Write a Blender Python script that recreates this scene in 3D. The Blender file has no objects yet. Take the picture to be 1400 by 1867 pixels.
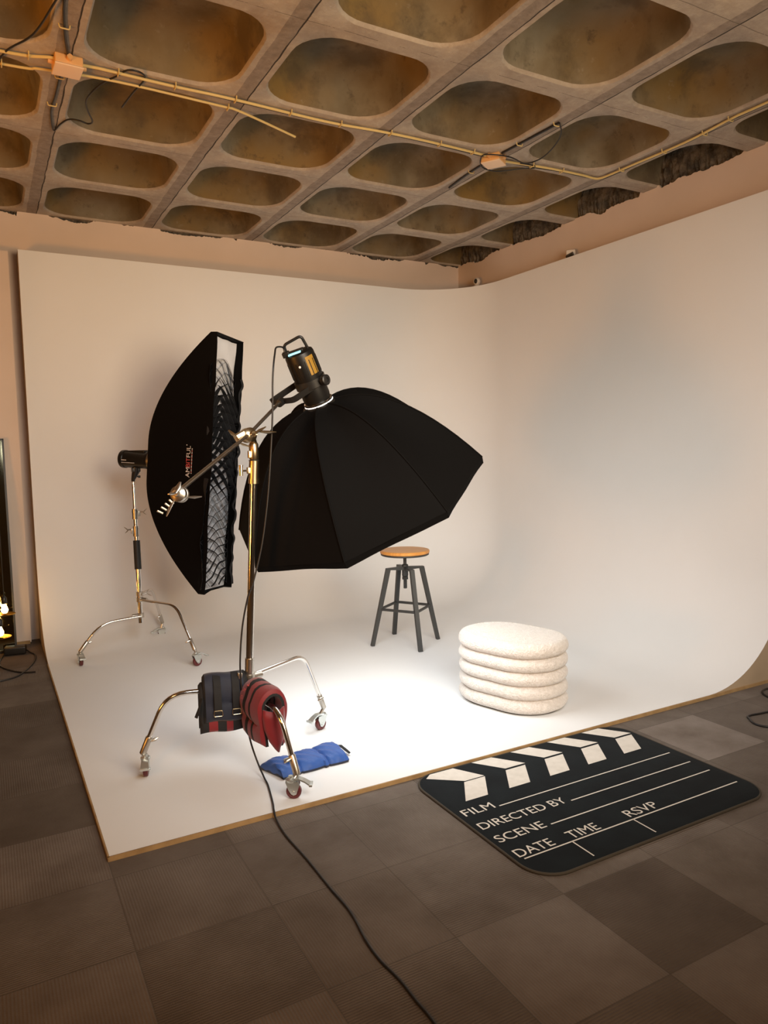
import bpy, bmesh, math, random
from mathutils import Vector, Matrix
random.seed(7)
PI = math.pi
S = bpy.context.scene
COL = S.collection
V = Vector

# ------------------------------------------------------------------ camera
cam_d = bpy.data.cameras.new('camera'); cam = bpy.data.objects.new('camera', cam_d); COL.objects.link(cam)
S.camera = cam
YAW, PITCH, ROLL, FPX = math.radians(28.687), math.radians(4.992), math.radians(-1.044), 1329.73
cf = V((math.sin(YAW)*math.cos(PITCH), math.cos(YAW)*math.cos(PITCH), -math.sin(PITCH)))
cr = V((math.cos(YAW), -math.sin(YAW), 0)); cu = cr.cross(cf)
cr2 = cr*math.cos(ROLL)+cu*math.sin(ROLL); cu2 = -cr*math.sin(ROLL)+cu*math.cos(ROLL)
m = Matrix((cr2, cu2, -cf)).transposed().to_4x4(); m.translation = V((0, 0, 1.5))
cam.matrix_world = m
cam_d.sensor_fit = 'HORIZONTAL'; cam_d.sensor_width = 36; cam_d.lens = 36*FPX/1400
cam_d.clip_start = 0.05

# ------------------------------------------------------------------ world, lights, exposure
S.view_settings.view_transform = 'Standard'; S.view_settings.look = 'None'; S.view_settings.gamma = 1
S.view_settings.use_curve_mapping = False
S.view_settings.exposure = 0.0
W = bpy.data.worlds.new('world'); S.world = W; W.use_nodes = True
W.node_tree.nodes['Background'].inputs[0].default_value = (1, .7, .45, 1)
W.node_tree.nodes['Background'].inputs[1].default_value = 0.02

def light(name, kind, loc, color, power, size=None, target=None, spread=None, size_y=None):
    d = bpy.data.lights.new(name, kind); d.color = color; d.energy = power
    o = bpy.data.objects.new(name, d); COL.objects.link(o); o.location = loc
    if kind == 'AREA':
        d.shape = 'DISK' if size_y is None else 'RECTANGLE'; d.size = size
        if size_y: d.size_y = size_y
        if spread: d.spread = math.radians(spread)
        o.rotation_euler = (V(target)-V(loc)).to_track_quat('-Z', 'Y').to_euler()
    elif size: d.shadow_soft_size = size
    return o
OC = V((1.720, 3.442, 1.259)); ON = V((.445, .153, -.882)).normalized()
light('octabox_light', 'AREA', OC+ON*.02, (.95, .99, 1.0), 14.5, 1.22, OC+ON*2+V((.2, .0, 0)), spread=155)
light('warm_room_fill', 'AREA', (1.9, -.6, 2.1), (1, .76, .50), 55, 1.9, (1.5, 5.5, 2.2), spread=100)  # unseen warm fill added behind the camera for the backdrop walls
light('right_fill_light', 'AREA', (2.9, .4, 2.5), (1, .98, .94), 14, 1.8, (4.36, 4.0, .6), spread=85)  # added off-frame fill that brightens the right wall
light('neutral_fill_light', 'AREA', (1.0, .3, 2.9), (.95, .99, 1.0), 17, 1.5, (2.0, 4.7, .2), spread=72)  # added neutral fill out of view, whitens backdrop floor and lower wall
light('warm_left_light', 'AREA', (-2.5, 2.4, .9), (1, .38, .06), 40, .9, (.8, 3.9, 3.4), spread=110)
light('warm_floor_fill', 'AREA', (-1.6, -.2, 2.2), (1, .46, .14), 17, .5, (.5, 1.4, 0), spread=120)  # added unseen lamp, turns the foreground carpet orange

# ------------------------------------------------------------------ materials
def mat(name, col, rough=.5, metal=0, spec=.5, noise=None, bump=None, emit=None, sheen=0, coat=0):
    M = bpy.data.materials.new(name); M.use_nodes = True
    nt = M.node_tree; b = nt.nodes['Principled BSDF']
    b.inputs['Base Color'].default_value = (*col, 1); b.inputs['Roughness'].default_value = rough
    b.inputs['Metallic'].default_value = metal; b.inputs['Specular IOR Level'].default_value = spec
    b.inputs['Sheen Weight'].default_value = sheen; b.inputs['Coat Weight'].default_value = coat
    tc = nt.nodes.new('ShaderNodeTexCoord')
    if noise:   # (scale, colour2, low, high)
        n = nt.nodes.new('ShaderNodeTexNoise'); n.inputs['Scale'].default_value = noise[0]; n.inputs['Detail'].default_value = 6
        r = nt.nodes.new('ShaderNodeMapRange'); r.inputs[1].default_value = noise[2]; r.inputs[2].default_value = noise[3]
        mx = nt.nodes.new('ShaderNodeMix'); mx.data_type = 'RGBA'
        mx.inputs['A'].default_value = (*col, 1); mx.inputs['B'].default_value = (*noise[1], 1)
        nt.links.new(tc.outputs['Object'], n.inputs['Vector']); nt.links.new(n.outputs[0], r.inputs[0])
        nt.links.new(r.outputs[0], mx.inputs['Factor']); nt.links.new(mx.outputs['Result'], b.inputs['Base Color'])
    if bump:    # (scale, strength, distance)
        n = nt.nodes.new('ShaderNodeTexNoise'); n.inputs['Scale'].default_value = bump[0]; n.inputs['Detail'].default_value = 5
        bp = nt.nodes.new('ShaderNodeBump'); bp.inputs['Strength'].default_value = bump[1]; bp.inputs['Distance'].default_value = bump[2]
        nt.links.new(tc.outputs['Object'], n.inputs['Vector']); nt.links.new(n.outputs[0], bp.inputs['Height'])
        nt.links.new(bp.outputs[0], b.inputs['Normal'])
    if emit:
        b.inputs['Emission Color'].default_value = (*emit[0], 1); b.inputs['Emission Strength'].default_value = emit[1]
    return M
class G:    # tiny node-graph helper
    def __init__(s, name):
        s.M = bpy.data.materials.new(name); s.M.use_nodes = True; s.nt = s.M.node_tree
        s.b = s.nt.nodes['Principled BSDF']; s.tc = s.nt.nodes.new('ShaderNodeTexCoord').outputs['Object']
    def put(s, sock, v):
        if hasattr(v, 'is_output'): s.nt.links.new(v, sock)
        elif isinstance(v, tuple): sock.default_value = (*v, 1) if len(v) == 3 and sock.type == 'RGBA' else v
        else: sock.default_value = v
    def math(s, op, a, b=0., c=0.):
        n = s.nt.nodes.new('ShaderNodeMath'); n.operation = op
        for i, v in enumerate((a, b, c)): s.put(n.inputs[i], v)
        return n.outputs[0]
    def xyz(s, v):
        n = s.nt.nodes.new('ShaderNodeSeparateXYZ'); s.put(n.inputs[0], v); return n.outputs
    def comb(s, x, y, z):
        n = s.nt.nodes.new('ShaderNodeCombineXYZ')
        for i, v in enumerate((x, y, z)): s.put(n.inputs[i], v)
        return n.outputs[0]
    def noise(s, v, scale, detail=5, rough=.5):
        n = s.nt.nodes.new('ShaderNodeTexNoise'); s.put(n.inputs['Vector'], v); n.inputs['Scale'].default_value = scale
        n.inputs['Detail'].default_value = detail; n.inputs['Roughness'].default_value = rough; return n.outputs[0]
    def white(s, v):
        n = s.nt.nodes.new('ShaderNodeTexWhiteNoise'); s.put(n.inputs['Vector'], v); return n.outputs['Value']
    def rng(s, v, a, b, c=0., d=1.):
        n = s.nt.nodes.new('ShaderNodeMapRange'); s.put(n.inputs[0], v)
        for i, x in enumerate((a, b, c, d)): n.inputs[i+1].default_value = x
        return n.outputs[0]
    def mix(s, f, a, b, mode='MIX'):
        n = s.nt.nodes.new('ShaderNodeMix'); n.data_type = 'RGBA'; n.blend_type = mode
        s.put(n.inputs['Factor'], f); s.put(n.inputs['A'], a); s.put(n.inputs['B'], b); return n.outputs['Result']
    def bump(s, h, strength=.3, dist=.01):
        n = s.nt.nodes.new('ShaderNodeBump'); s.put(n.inputs['Height'], h)
        n.inputs['Strength'].default_value = strength; n.inputs['Distance'].default_value = dist
        s.put(s.b.inputs['Normal'], n.outputs[0])

M_CYC = mat('white studio paint', (.785, .795, .80), .75, noise=(1.3, (.755, .765, .768), .35, .75))
M_EDGE = mat('raw plywood edge', (.42, .27, .12), .8, noise=(14, (.28, .17, .07), .3, .7))
M_PLY = mat('tan infill board', (.46, .35, .23), .8, noise=(3, (.38, .29, .19), .3, .7))
M_WALL = mat('beige wall paint', (.74, .62, .54), .85, noise=(2.2, (.69, .58, .50), .3, .7), bump=(60, .1, .002))
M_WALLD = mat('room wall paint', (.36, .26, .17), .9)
M_BROKEN = mat('broken concrete', (.17, .15, .12), .95, noise=(14, (.05, .045, .04), .35, .65), bump=(25, 1, .03))
M_CHROME = mat('chrome', (.78, .76, .73), .13, 1)
M_SATIN = mat('satin steel', (.52, .49, .44), .32, 1)
M_CAST = mat('cast metal', (.50, .46, .40), .38, 1, bump=(60, .15, .002))
M_ZINC = mat('zinc plate', (.62, .66, .65), .3, .85)
M_WHEEL = mat('maroon rubber', (.10, .018, .02), .35)
M_BLACK = mat('black plastic', (.012, .011, .010), .38)
M_RUBBER = mat('black rubber', (.012, .012, .012), .6)
M_FABRIC = mat('black softbox fabric', (.0036, .0032, .0030), .8, spec=.08, bump=(9, .25, .012))
M_GREYF = mat('dark grey lining', (.03, .03, .032), .7)
M_WHITEF = mat('white diffusion cloth', (.78, .78, .80), .8, bump=(12, .3, .01))
M_SILVER = mat('silver lining', (.7, .7, .7), .3, .9)
M_DIFF = mat('lit diffusion cloth', (.85, .85, .85), .8, emit=((.95, .99, 1.0), 1.5))
M_YEL = mat('yellow label', (.32, .17, .015), .5)
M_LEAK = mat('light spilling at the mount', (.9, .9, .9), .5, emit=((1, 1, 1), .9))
M_LED = mat('status screen', (.2, .5, .6), .4, emit=((.35, .8, .9), 1.2))
M_CABLE = mat('black cable sheath', (.010, .009, .009), .45)
M_COND = mat('cream conduit', (.62, .48, .20), .45)
M_JBOX = mat('orange junction box plastic', (.72, .42, .18), .5)
M_JLID = mat('pale junction box lid', (.80, .60, .42), .5)
M_NAVY = mat('navy nylon', (.009, .013, .030), .7, sheen=.2, bump=(40, .3, .003))
M_BLUE = mat('blue nylon', (.012, .075, .32), .55, sheen=.2, bump=(22, .45, .006))
M_RED = mat('red nylon', (.18, .005, .010), .6, sheen=.2, bump=(30, .35, .004))
M_WEB = mat('black webbing', (.008, .008, .009), .8)
M_BRASSTINT = mat('brass and warm-reflecting chrome', (.60, .48, .30), .3, 1)  # on the stand: chrome with its warm reflection put into the colour
M_STEEL = mat('dark grey powder coated steel', (.045, .047, .047), .45, .3)
M_MATB = mat('charcoal printed mat', (.0085, .0125, .015), .9, spec=.2, noise=(7, (.005, .007, .009), .3, .7), bump=(120, .3, .002))
M_MATW = mat('off white print', (.70, .66, .60), .85, noise=(30, (.62, .58, .52), .3, .7))
M_MATE = mat('mat binding', (.045, .035, .022), .8)
M_WHITEP = mat('white plastic', (.78, .74, .68), .35)
M_PRINTW = mat('white logo print', (.75, .73, .72), .6)
M_PRINTR = mat('red logo print', (.62, .10, .10), .6)
M_FRAME = mat('black mirror frame', (.012, .010, .008), .4)
M_MIRROR = mat('tinted mirror glass', (.30, .27, .17), .04, 1)
M_GOLD = mat('gold lamp dish', (.85, .55, .15), .25, 1)
M_BULB = mat('lit filament bulb', (1, .8, .4), .3, emit=((1, .62, .20), 28))
M_SHELL = mat('black lamp shell', (.006, .0055, .005), .42, spec=.35)

g = G('wood seat')
x, y, z = g.xyz(g.tc)
gr = g.noise(g.comb(g.math('MULTIPLY', x, 3), g.math('MULTIPLY', y, 45), z), 1.6, 5)
g.put(g.b.inputs['Base Color'], g.mix(g.rng(gr, .3, .7), (.72, .34, .08), (.55, .23, .05)))
g.b.inputs['Roughness'].default_value = .38; M_WOOD = g.M

g = G('boucle fabric')
n = g.noise(g.tc, 55, 4, .6)
g.put(g.b.inputs['Base Color'], g.mix(g.rng(n, .35, .65), (.60, .55, .50), (.70, .65, .60)))
g.b.inputs['Roughness'].default_value = .95; g.b.inputs['Sheen Weight'].default_value = .3
vo = g.nt.nodes.new('ShaderNodeTexVoronoi'); vo.inputs['Scale'].default_value = 110; g.put(vo.inputs['Vector'], g.tc)
g.bump(g.math('ADD', n, vo.outputs['Distance']), .75, .005); M_BOUCLE = g.M

# carpet tiles
g = G('carpet tiles')
T = .4345
x, y, z = g.xyz(g.tc)
tx = g.math('DIVIDE', g.math('SUBTRACT', x, 3.362-20*T), T); ty = g.math('DIVIDE', g.math('SUBTRACT', y, 2.197-20*T), T)
ix = g.math('FLOOR', tx); iy = g.math('FLOOR', ty)
rnd = g.white(g.comb(ix, iy, 3.3)); rnd2 = g.white(g.comb(ix, iy, 9.1))
pick = g.math('MULTIPLY', g.math('COMPARE', ix, 19., .5), g.math('COMPARE', iy, 20., .5))
rnd = g.math('MAXIMUM', g.math('MULTIPLY', rnd, .7), g.math('MULTIPLY', pick, 1.35))
par = g.math('MODULO', g.math('ADD', ix, iy), 2.)
coord = g.math('ADD', g.math('MULTIPLY', x, par), g.math('MULTIPLY', y, g.math('SUBTRACT', 1., par)))
stripe = g.math('SINE', g.math('MULTIPLY', coord, 2*PI/.0095))
base = g.mix(g.math('ADD', g.math('MULTIPLY', rnd, .8), g.math('MULTIPLY', par, .1)), (.118, .093, .073), (.25, .215, .19))
big = g.noise(g.tc, 3.0, 6, .6)
base = g.mix(g.rng(big, .3, .75), base, (.5, .45, .40), 'MULTIPLY')
base = g.mix(g.math('MULTIPLY', g.rng(stripe, -1, 1, .0, .16), g.math('GREATER_THAN', rnd2, .45)), base, (.06, .045, .035))
fx = g.math('ABSOLUTE', g.math('SUBTRACT', g.math('FRACT', tx), .5)); fy = g.math('ABSOLUTE', g.math('SUBTRACT', g.math('FRACT', ty), .5))
seam = g.math('GREATER_THAN', g.math('MAXIMUM', fx, fy), .4955)
base = g.mix(g.math('MULTIPLY', seam, .5), base, (.05, .04, .03))
spot = g.rng(g.noise(g.tc, 5.5, 2), .77, .80)
base = g.mix(g.math('MULTIPLY', spot, .35), base, (.4, .36, .32))
g.put(g.b.inputs['Base Color'], base); g.b.inputs['Roughness'].default_value = .9
fine = g.noise(g.tc, 260, 2)
g.bump(g.math('ADD', g.math('MULTIPLY', stripe, .4), fine), .5, .004); M_CARPET = g.M

# waffle slab: pale ribs with a mortar strip on one side, dark stained coffers
CX, CY0, PX, PY, ZC = 1.371, 3.125, .8825, .858, 3.39
g = G('coffered concrete ribs')
x, y, z = g.xyz(g.tc)
wob = g.math('MULTIPLY', g.math('SUBTRACT', g.noise(g.tc, 6, 4), .5), .02)
u = g.math('MULTIPLY', g.math('FRACT', g.math('DIVIDE', g.math('ADD', g.math('SUBTRACT', x, CX-20*PX), wob), PX)), PX)
n1 = g.noise(g.tc, 4.5, 8, .65); n2 = g.noise(g.tc, 18, 8, .7)
rib = g.mix(g.rng(n1, .3, .72), (.40, .345, .285), (.27, .225, .185))
rib = g.mix(g.rng(n2, .42, .85), rib, (.52, .46, .38))
strip = g.math('GREATER_THAN', u, PX-.078)
sc = g.mix(g.rng(n2, .3, .7), (.16, .13, .105), (.30, .25, .21))
rib = g.mix(g.math('MULTIPLY', strip, .85), rib, sc)
crack = g.math('LESS_THAN', g.math('ABSOLUTE', g.math('SUBTRACT', u, PX-.004)), g.rng(n1, .3, .7, .001, .0055))
rib = g.mix(crack, rib, (.03, .022, .016))
v = g.math('MULTIPLY', g.math('FRACT', g.math('DIVIDE', g.math('ADD', g.math('SUBTRACT', y, CY0-20*PY), wob), PY)), PY)
cr3 = g.math('MULTIPLY', g.math('LESS_THAN', v, .0035), g.math('GREATER_THAN', n1, .47))
rib = g.mix(g.math('MULTIPLY', cr3, .7), rib, (.06, .045, .03))
g.put(g.b.inputs['Base Color'], rib); g.b.inputs['Roughness'].default_value = .9
g.bump(g.math('ADD', g.math('MULTIPLY', n2, .6), n1), .6, .012); M_RIB = g.M

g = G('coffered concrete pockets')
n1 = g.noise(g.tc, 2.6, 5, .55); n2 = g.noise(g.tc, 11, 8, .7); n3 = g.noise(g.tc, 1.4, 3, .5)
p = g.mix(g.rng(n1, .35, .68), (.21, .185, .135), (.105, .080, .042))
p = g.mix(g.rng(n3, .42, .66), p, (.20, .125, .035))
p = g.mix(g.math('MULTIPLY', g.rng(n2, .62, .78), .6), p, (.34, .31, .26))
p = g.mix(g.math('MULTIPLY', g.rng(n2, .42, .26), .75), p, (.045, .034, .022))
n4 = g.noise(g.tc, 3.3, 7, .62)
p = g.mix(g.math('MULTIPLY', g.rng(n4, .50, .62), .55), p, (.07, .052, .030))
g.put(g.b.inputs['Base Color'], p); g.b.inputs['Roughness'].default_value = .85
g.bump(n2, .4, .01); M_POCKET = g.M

# ------------------------------------------------------------------ mesh helpers
def finish(name, bm, material, parent=None, smooth=True, loc=None):
    me = bpy.data.meshes.new(name)
    bmesh.ops.recalc_face_normals(bm, faces=bm.faces)
    bm.to_mesh(me); bm.free()
    mats = material if isinstance(material, (list, tuple)) else [material]
    for x in mats: me.materials.append(x)
    if smooth:
        me.polygons.foreach_set('use_smooth', [True]*len(me.polygons))
        me.set_sharp_from_angle(angle=math.radians(38))
    o = bpy.data.objects.new(name, me); COL.objects.link(o)
    if parent: o.parent = parent
    if loc: o.location = loc
    return o
def tag(o, label, cat, group=None, kind=None):
    o['label'] = label; o['category'] = cat
    if group: o['group'] = group
    if kind: o['kind'] = kind
    return o
def thing(name, loc, label, cat, group=None, rot=None):
    o = bpy.data.objects.new(name, None); COL.objects.link(o); o.location = loc; o.empty_display_size = .1
    if rot is not None: o.rotation_euler = rot.to_euler()
    return tag(o, label, cat, group)
def struct(o): o['kind'] = 'structure'; return o

def box(bm, c, s, M=None, mi=0, bevel=0):
    vs = []
    r = bmesh.ops.create_cube(bm, size=1)
    vs = r['verts']
    bmesh.ops.scale(bm, vec=V(s), verts=vs)
    if bevel:
        es = list({e for v in vs for e in v.link_edges})
        rb = bmesh.ops.bevel(bm, geom=es, offset=bevel, segments=3, profile=.6, affect='EDGES')
        vs = list({v for f in rb['faces'] for v in f.verts} | {v for v in vs if v.is_valid})
    T_ = Matrix.Translation(V(c))
    if M is not None: T_ = T_ @ M.to_4x4()
    bmesh.ops.transform(bm, matrix=T_, verts=vs)
    for f in {f for v in vs for f in v.link_faces}: f.material_index = mi
    return vs
def frames(pts):
    n = len(pts); ts = []
    for i in range(n):
        a = pts[max(i-1, 0)]; b = pts[min(i+1, n-1)]
        ts.append((b-a).normalized())
    up = V((0, 0, 1)) if abs(ts[0].z) < .9 else V((1, 0, 0))
    r = ts[0].cross(up).normalized(); out = []
    for t in ts:
        r = (r - t*r.dot(t))
        r = r.normalized() if r.length > 1e-6 else t.orthogonal().normalized()
        out.append((t, r, t.cross(r)))
    return out
def spline(pts, n=8):
    pts = [V(p) for p in pts]; out = []
    for i in range(len(pts)-1):
        p0 = pts[max(i-1, 0)]; p1 = pts[i]; p2 = pts[i+1]; p3 = pts[min(i+2, len(pts)-1)]
        for k in range(n):
            t = k/n
            out.append(.5*((2*p1)+(p2-p0)*t+(2*p0-5*p1+4*p2-p3)*t*t+(3*p1-p0-3*p2+p3)*t**3))
    out.append(pts[-1]); return out
def fillet(pts, rad, n=6):
    pts = [V(p) for p in pts]; out = [pts[0]]
    for i in range(1, len(pts)-1):
        a, b, c = pts[i-1], pts[i], pts[i+1]
        d1 = (a-b); d2 = (c-b); r = min(rad, d1.length*.48, d2.length*.48)
        p, q = b+d1.normalized()*r, b+d2.normalized()*r
        for k in range(n+1):
            t = k/n; out.append((1-t)**2*p+2*t*(1-t)*b+t*t*q)
    out.append(pts[-1]); return out
def tube(bm, pts, rad, seg=16, mi=0, cap=True, flat=1.0):
    pts = [V(p) for p in pts]; fr = frames(pts); rings = []
    for i, (p, (t, r, b)) in enumerate(zip(pts, fr)):
        R_ = rad[i] if isinstance(rad, (list, tuple)) else rad
        rings.append([bm.verts.new(p+(r*math.cos(2*PI*k/seg)+b*flat*math.sin(2*PI*k/seg))*R_) for k in range(seg)])
    fs = []
    for a, b in zip(rings, rings[1:]):
        for k in range(seg): fs.append(bm.faces.new((a[k], a[(k+1) % seg], b[(k+1) % seg], b[k])))
    if cap: fs += [bm.faces.new(rings[0][::-1]), bm.faces.new(rings[-1])]
    for f in fs: f.material_index = mi
    return rings
def lathe(bm, prof, seg=32, M=None, mi=0):
    # prof: (radius, height) pairs along local Z
    rings = []; M = M or Matrix.Identity(4); fs = []
    for r, z in prof:
        if r < 1e-6: rings.append([bm.verts.new(M @ V((0, 0, z)))])
        else: rings.append([bm.verts.new(M @ V((r*math.cos(2*PI*k/seg), r*math.sin(2*PI*k/seg), z))) for k in range(seg)])
    for a, b in zip(rings, rings[1:]):
        for k in range(seg):
            q = []
            for v in (a[k % len(a)], a[(k+1) % len(a)], b[(k+1) % len(b)], b[k % len(b)]):
                if v not in q: q.append(v)
            if len(q) > 2: fs.append(bm.faces.new(q))
    if len(rings[0]) > 1: fs.append(bm.faces.new(rings[0][::-1]))
    if len(rings[-1]) > 1: fs.append(bm.faces.new(rings[-1]))
    for f in fs: f.material_index = mi
def axis_matrix(origin, zdir, xhint):
    z = V(zdir).normalized(); x = V(xhint); x = (x-z*x.dot(z)).normalized(); y = z.cross(x)
    m = Matrix((x, y, z)).transposed().to_4x4(); m.translation = V(origin); return m
def rod(bm, a, b, r, seg=16, mi=0): tube(bm, [V(a), V(b)], r, seg, mi)
def text_mesh(bm, s, M, width, height, depth=.001, mi=0):
    """text fitted to width x height, lower-left corner at M's origin, in M's XY plane"""
    cu_ = bpy.data.curves.new('t', 'FONT'); cu_.body = s; cu_.size = 1; cu_.extrude = 0
    o = bpy.data.objects.new('t', cu_); COL.objects.link(o)
    dg = bpy.context.evaluated_depsgraph_get(); me = bpy.data.meshes.new_from_object(o.evaluated_get(dg))
    xs = [v.co.x for v in me.vertices]; ys = [v.co.y for v in me.vertices]
    x0, x1, y0, y1 = min(xs), max(xs), min(ys), max(ys)
    t = bmesh.new(); t.from_mesh(me)
    for v in t.verts:
        v.co = M @ V(((v.co.x-x0)/(x1-x0)*width, (v.co.y-y0)/(y1-y0)*height, depth))
    for f in t.faces: f.material_index = mi
    tm = bpy.data.meshes.new('x'); t.to_mesh(tm); t.free(); n0 = len(bm.faces); bm.from_mesh(tm)
    bm.faces.ensure_lookup_table()
    for f in bm.faces[n0:]: f.material_index = mi
    bpy.data.objects.remove(o); bpy.data.curves.remove(cu_); bpy.data.meshes.remove(me); bpy.data.meshes.remove(tm)

# ------------------------------------------------------------------ room shell
XL, XR, YF, YB = -3.2, 4.5, -2.6, 6.5
bm = bmesh.new(); box(bm, ((XL+XR)/2, (YF+YB)/2, -.05), (XR-XL+.4, YB-YF+.4, .1)); struct(finish('floor', bm, M_CARPET, smooth=False))

def jag(n, amp):
    out = []; v = 0
    for i in range(n):
        v = .75*v+random.uniform(-amp, amp); out.append(.55*v+(.022*math.sin(i*.11+2*math.sin(i*.037))*abs(math.sin(i*.053)))+(random.random() < .06)*random.uniform(0, .012))
    return out
def in_pocket(d, first, pitch, half=.335):
    k = (d-first)/pitch; f = abs(k-round(k))*pitch
    return f < half
def plaster_wall(name, a, b, inward, first, pitch, axis):
    """painted wall with a ragged plaster edge where the coffers run into it, rough concrete filling behind"""
    a = V(a); b = V(b); n = 720; bm = bmesh.new(); L = (b-a).length; j = jag(n+1, .010)
    cols = []
    for i in range(n+1):
        p = a+(b-a)*i/n; c = p[axis]
        top = ZC+.012
        if in_pocket(c, first, pitch): top = ZC-.012+j[i]
        cols.append([bm.verts.new((p.x, p.y, zz)) for zz in (0, 3.0, top)]+[bm.verts.new((p.x-inward[0]*.02, p.y-inward[1]*.02, top-.002))])
    for A, B in zip(cols, cols[1:]):
        for k in range(3): bm.faces.new((A[k], B[k], B[k+1], A[k+1]))
    o = finish(name, bm, M_WALL, smooth=False); struct(o)
    bm = bmesh.new(); rows = []
    for i in range(n+1):
        p = a+(b-a)*i/n; row = []
        for q in range(9):
            zz = ZC-.08+q*.05
            off = .012+random.uniform(-.012, .016)+(.012 if q < 3 else 0)
            row.append(bm.verts.new((p.x-inward[0]*off, p.y-inward[1]*off, zz)))
        rows.append(row)
    for A, B in zip(rows, rows[1:]):
        for q in range(8): bm.faces.new((A[q], B[q], B[q+1], A[q+1]))
    c = finish('trim_'+name.split('_')[1], bm, M_BROKEN); struct(c)
plaster_wall('wall_back', (XL, YB, 0), (XR, YB, 0), (0, -1), CX+PX/2-.04, PX, 0)
plaster_wall('wall_right', (XR, YB, 0), (XR, YF, 0), (-1, 0), CY0+PY/2, PY, 1)
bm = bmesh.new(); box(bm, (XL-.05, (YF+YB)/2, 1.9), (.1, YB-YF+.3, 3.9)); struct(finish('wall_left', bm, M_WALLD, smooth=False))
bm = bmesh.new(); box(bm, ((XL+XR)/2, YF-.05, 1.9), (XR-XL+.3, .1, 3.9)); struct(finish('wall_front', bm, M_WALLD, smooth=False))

# waffle ceiling
def rr_point(th, hx, hy, rad):
    c, s = math.cos(th), math.sin(th)
    # ray against rounded rectangle, by bisection
    lo, hi = 0, 1
    for _ in range(26):
        mid = (lo+hi)/2; x_, y_ = abs(c*mid), abs(s*mid)
        qx, qy = max(x_-(hx-rad), 0), max(y_-(hy-rad), 0)
        if math.hypot(qx, qy) > rad or x_ > hx or y_ > hy: hi = mid
        else: lo = mid
    return c*lo, s*lo
bm = bmesh.new(); SEG = 56
PROF = [(1.0, 0), (.985, .005), (.970, .016), (.955, .04), (.925, .10), (.89, .16), (.84, .205), (.77, .230), (.6, .240), (.3, .242)]
HX, HY, RAD = .374, .368, .205
ring_xy = [[rr_point(2*PI*(k+.5)/SEG, HX*s_, HY*s_, RAD*s_) for k in range(SEG)] for s_, _ in PROF]
def square_pt(th, hx, hy):
    c, s = math.cos(th), math.sin(th); t = min(hx/max(abs(c), 1e-9), hy/max(abs(s), 1e-9)); return c*t, s*t
for i in range(-5, 4):
    for jx in range(-6, 4):
        ccx = CX-.039+PX*(i+.5); ccy = CY0+PY*(jx+.5)
        if ccx-PX/2 > XR or ccy-PY/2 > YB or ccx+PX/2 < XL: continue
        rings = [[bm.verts.new((ccx+px_, ccy+py_, ZC)) for px_, py_ in [square_pt(2*PI*(k+.5)/SEG, PX/2, PY/2) for k in range(SEG)]]]
        for (s_, h_), rr in zip(PROF, ring_xy):
            rings.append([bm.verts.new((ccx+a_, ccy+b_, ZC+h_)) for a_, b_ in rr])
        for q, (A, B) in enumerate(zip(rings, rings[1:])):
            for k in range(SEG):
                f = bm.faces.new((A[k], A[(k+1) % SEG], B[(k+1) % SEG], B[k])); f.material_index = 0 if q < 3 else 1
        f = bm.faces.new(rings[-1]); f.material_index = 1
        # corners of the square cell
        for sx in (-1, 1):
            for sy in (-1, 1):
                k = min(range(SEG), key=lambda q: (math.cos(2*PI*(q+.5)/SEG)-sx*.717)**2+(math.sin(2*PI*(q+.5)/SEG)-sy*.697)**2)
                cv = bm.verts.new((ccx+sx*PX/2, ccy+sy*PY/2, ZC))
                R0 = rings[0]; cand = []
                for kk in (k-1, k, k+1):
                    cand.append(R0[kk % SEG])
                for a_, b_ in zip(cand, cand[1:]):
                    if abs((a_.co-cv.co).x) > 1e-5 and abs((a_.co-cv.co).y) > 1e-5: continue
                    if abs(a_.co.x-b_.co.x) > 1e-5 and abs(a_.co.y-b_.co.y) > 1e-5: bm.faces.new((a_, b_, cv)).material_index = 0
for co, no in (((XR+.03, 0, 0), (1, 0, 0)), ((0, YB+.03, 0), (0, 1, 0)), ((XL-.02, 0, 0), (-1, 0, 0)), ((0, YF-.02, 0), (0, -1, 0))):
    bmesh.ops.bisect_plane(bm, geom=bm.verts[:]+bm.edges[:]+bm.faces[:], plane_co=co, plane_no=no, clear_outer=True)
bmesh.ops.remove_doubles(bm, verts=bm.verts[:], dist=.0008)
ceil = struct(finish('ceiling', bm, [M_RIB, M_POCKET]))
bm = bmesh.new(); box(bm, ((XL+XR)/2, (YF+YB)/2, 3.8), (XR-XL+.4, YB-YF+.4, .1)); sl = struct(finish('ceiling_slab', bm, M_RIB, parent=ceil, smooth=False))

# wall panel and baseboard at the left of the backdrop
bm = bmesh.new(); box(bm, (-1.45, 6.44, 1.53), (3.42, .12, 3.04)); struct(finish('trim_panel', bm, M_WALL, smooth=False))
bm = bmesh.new(); box(bm, (-1.45, 6.372, .012), (3.4, .016, .024)); struct(finish('baseboard_back', bm, M_EDGE, smooth=False))

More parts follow.
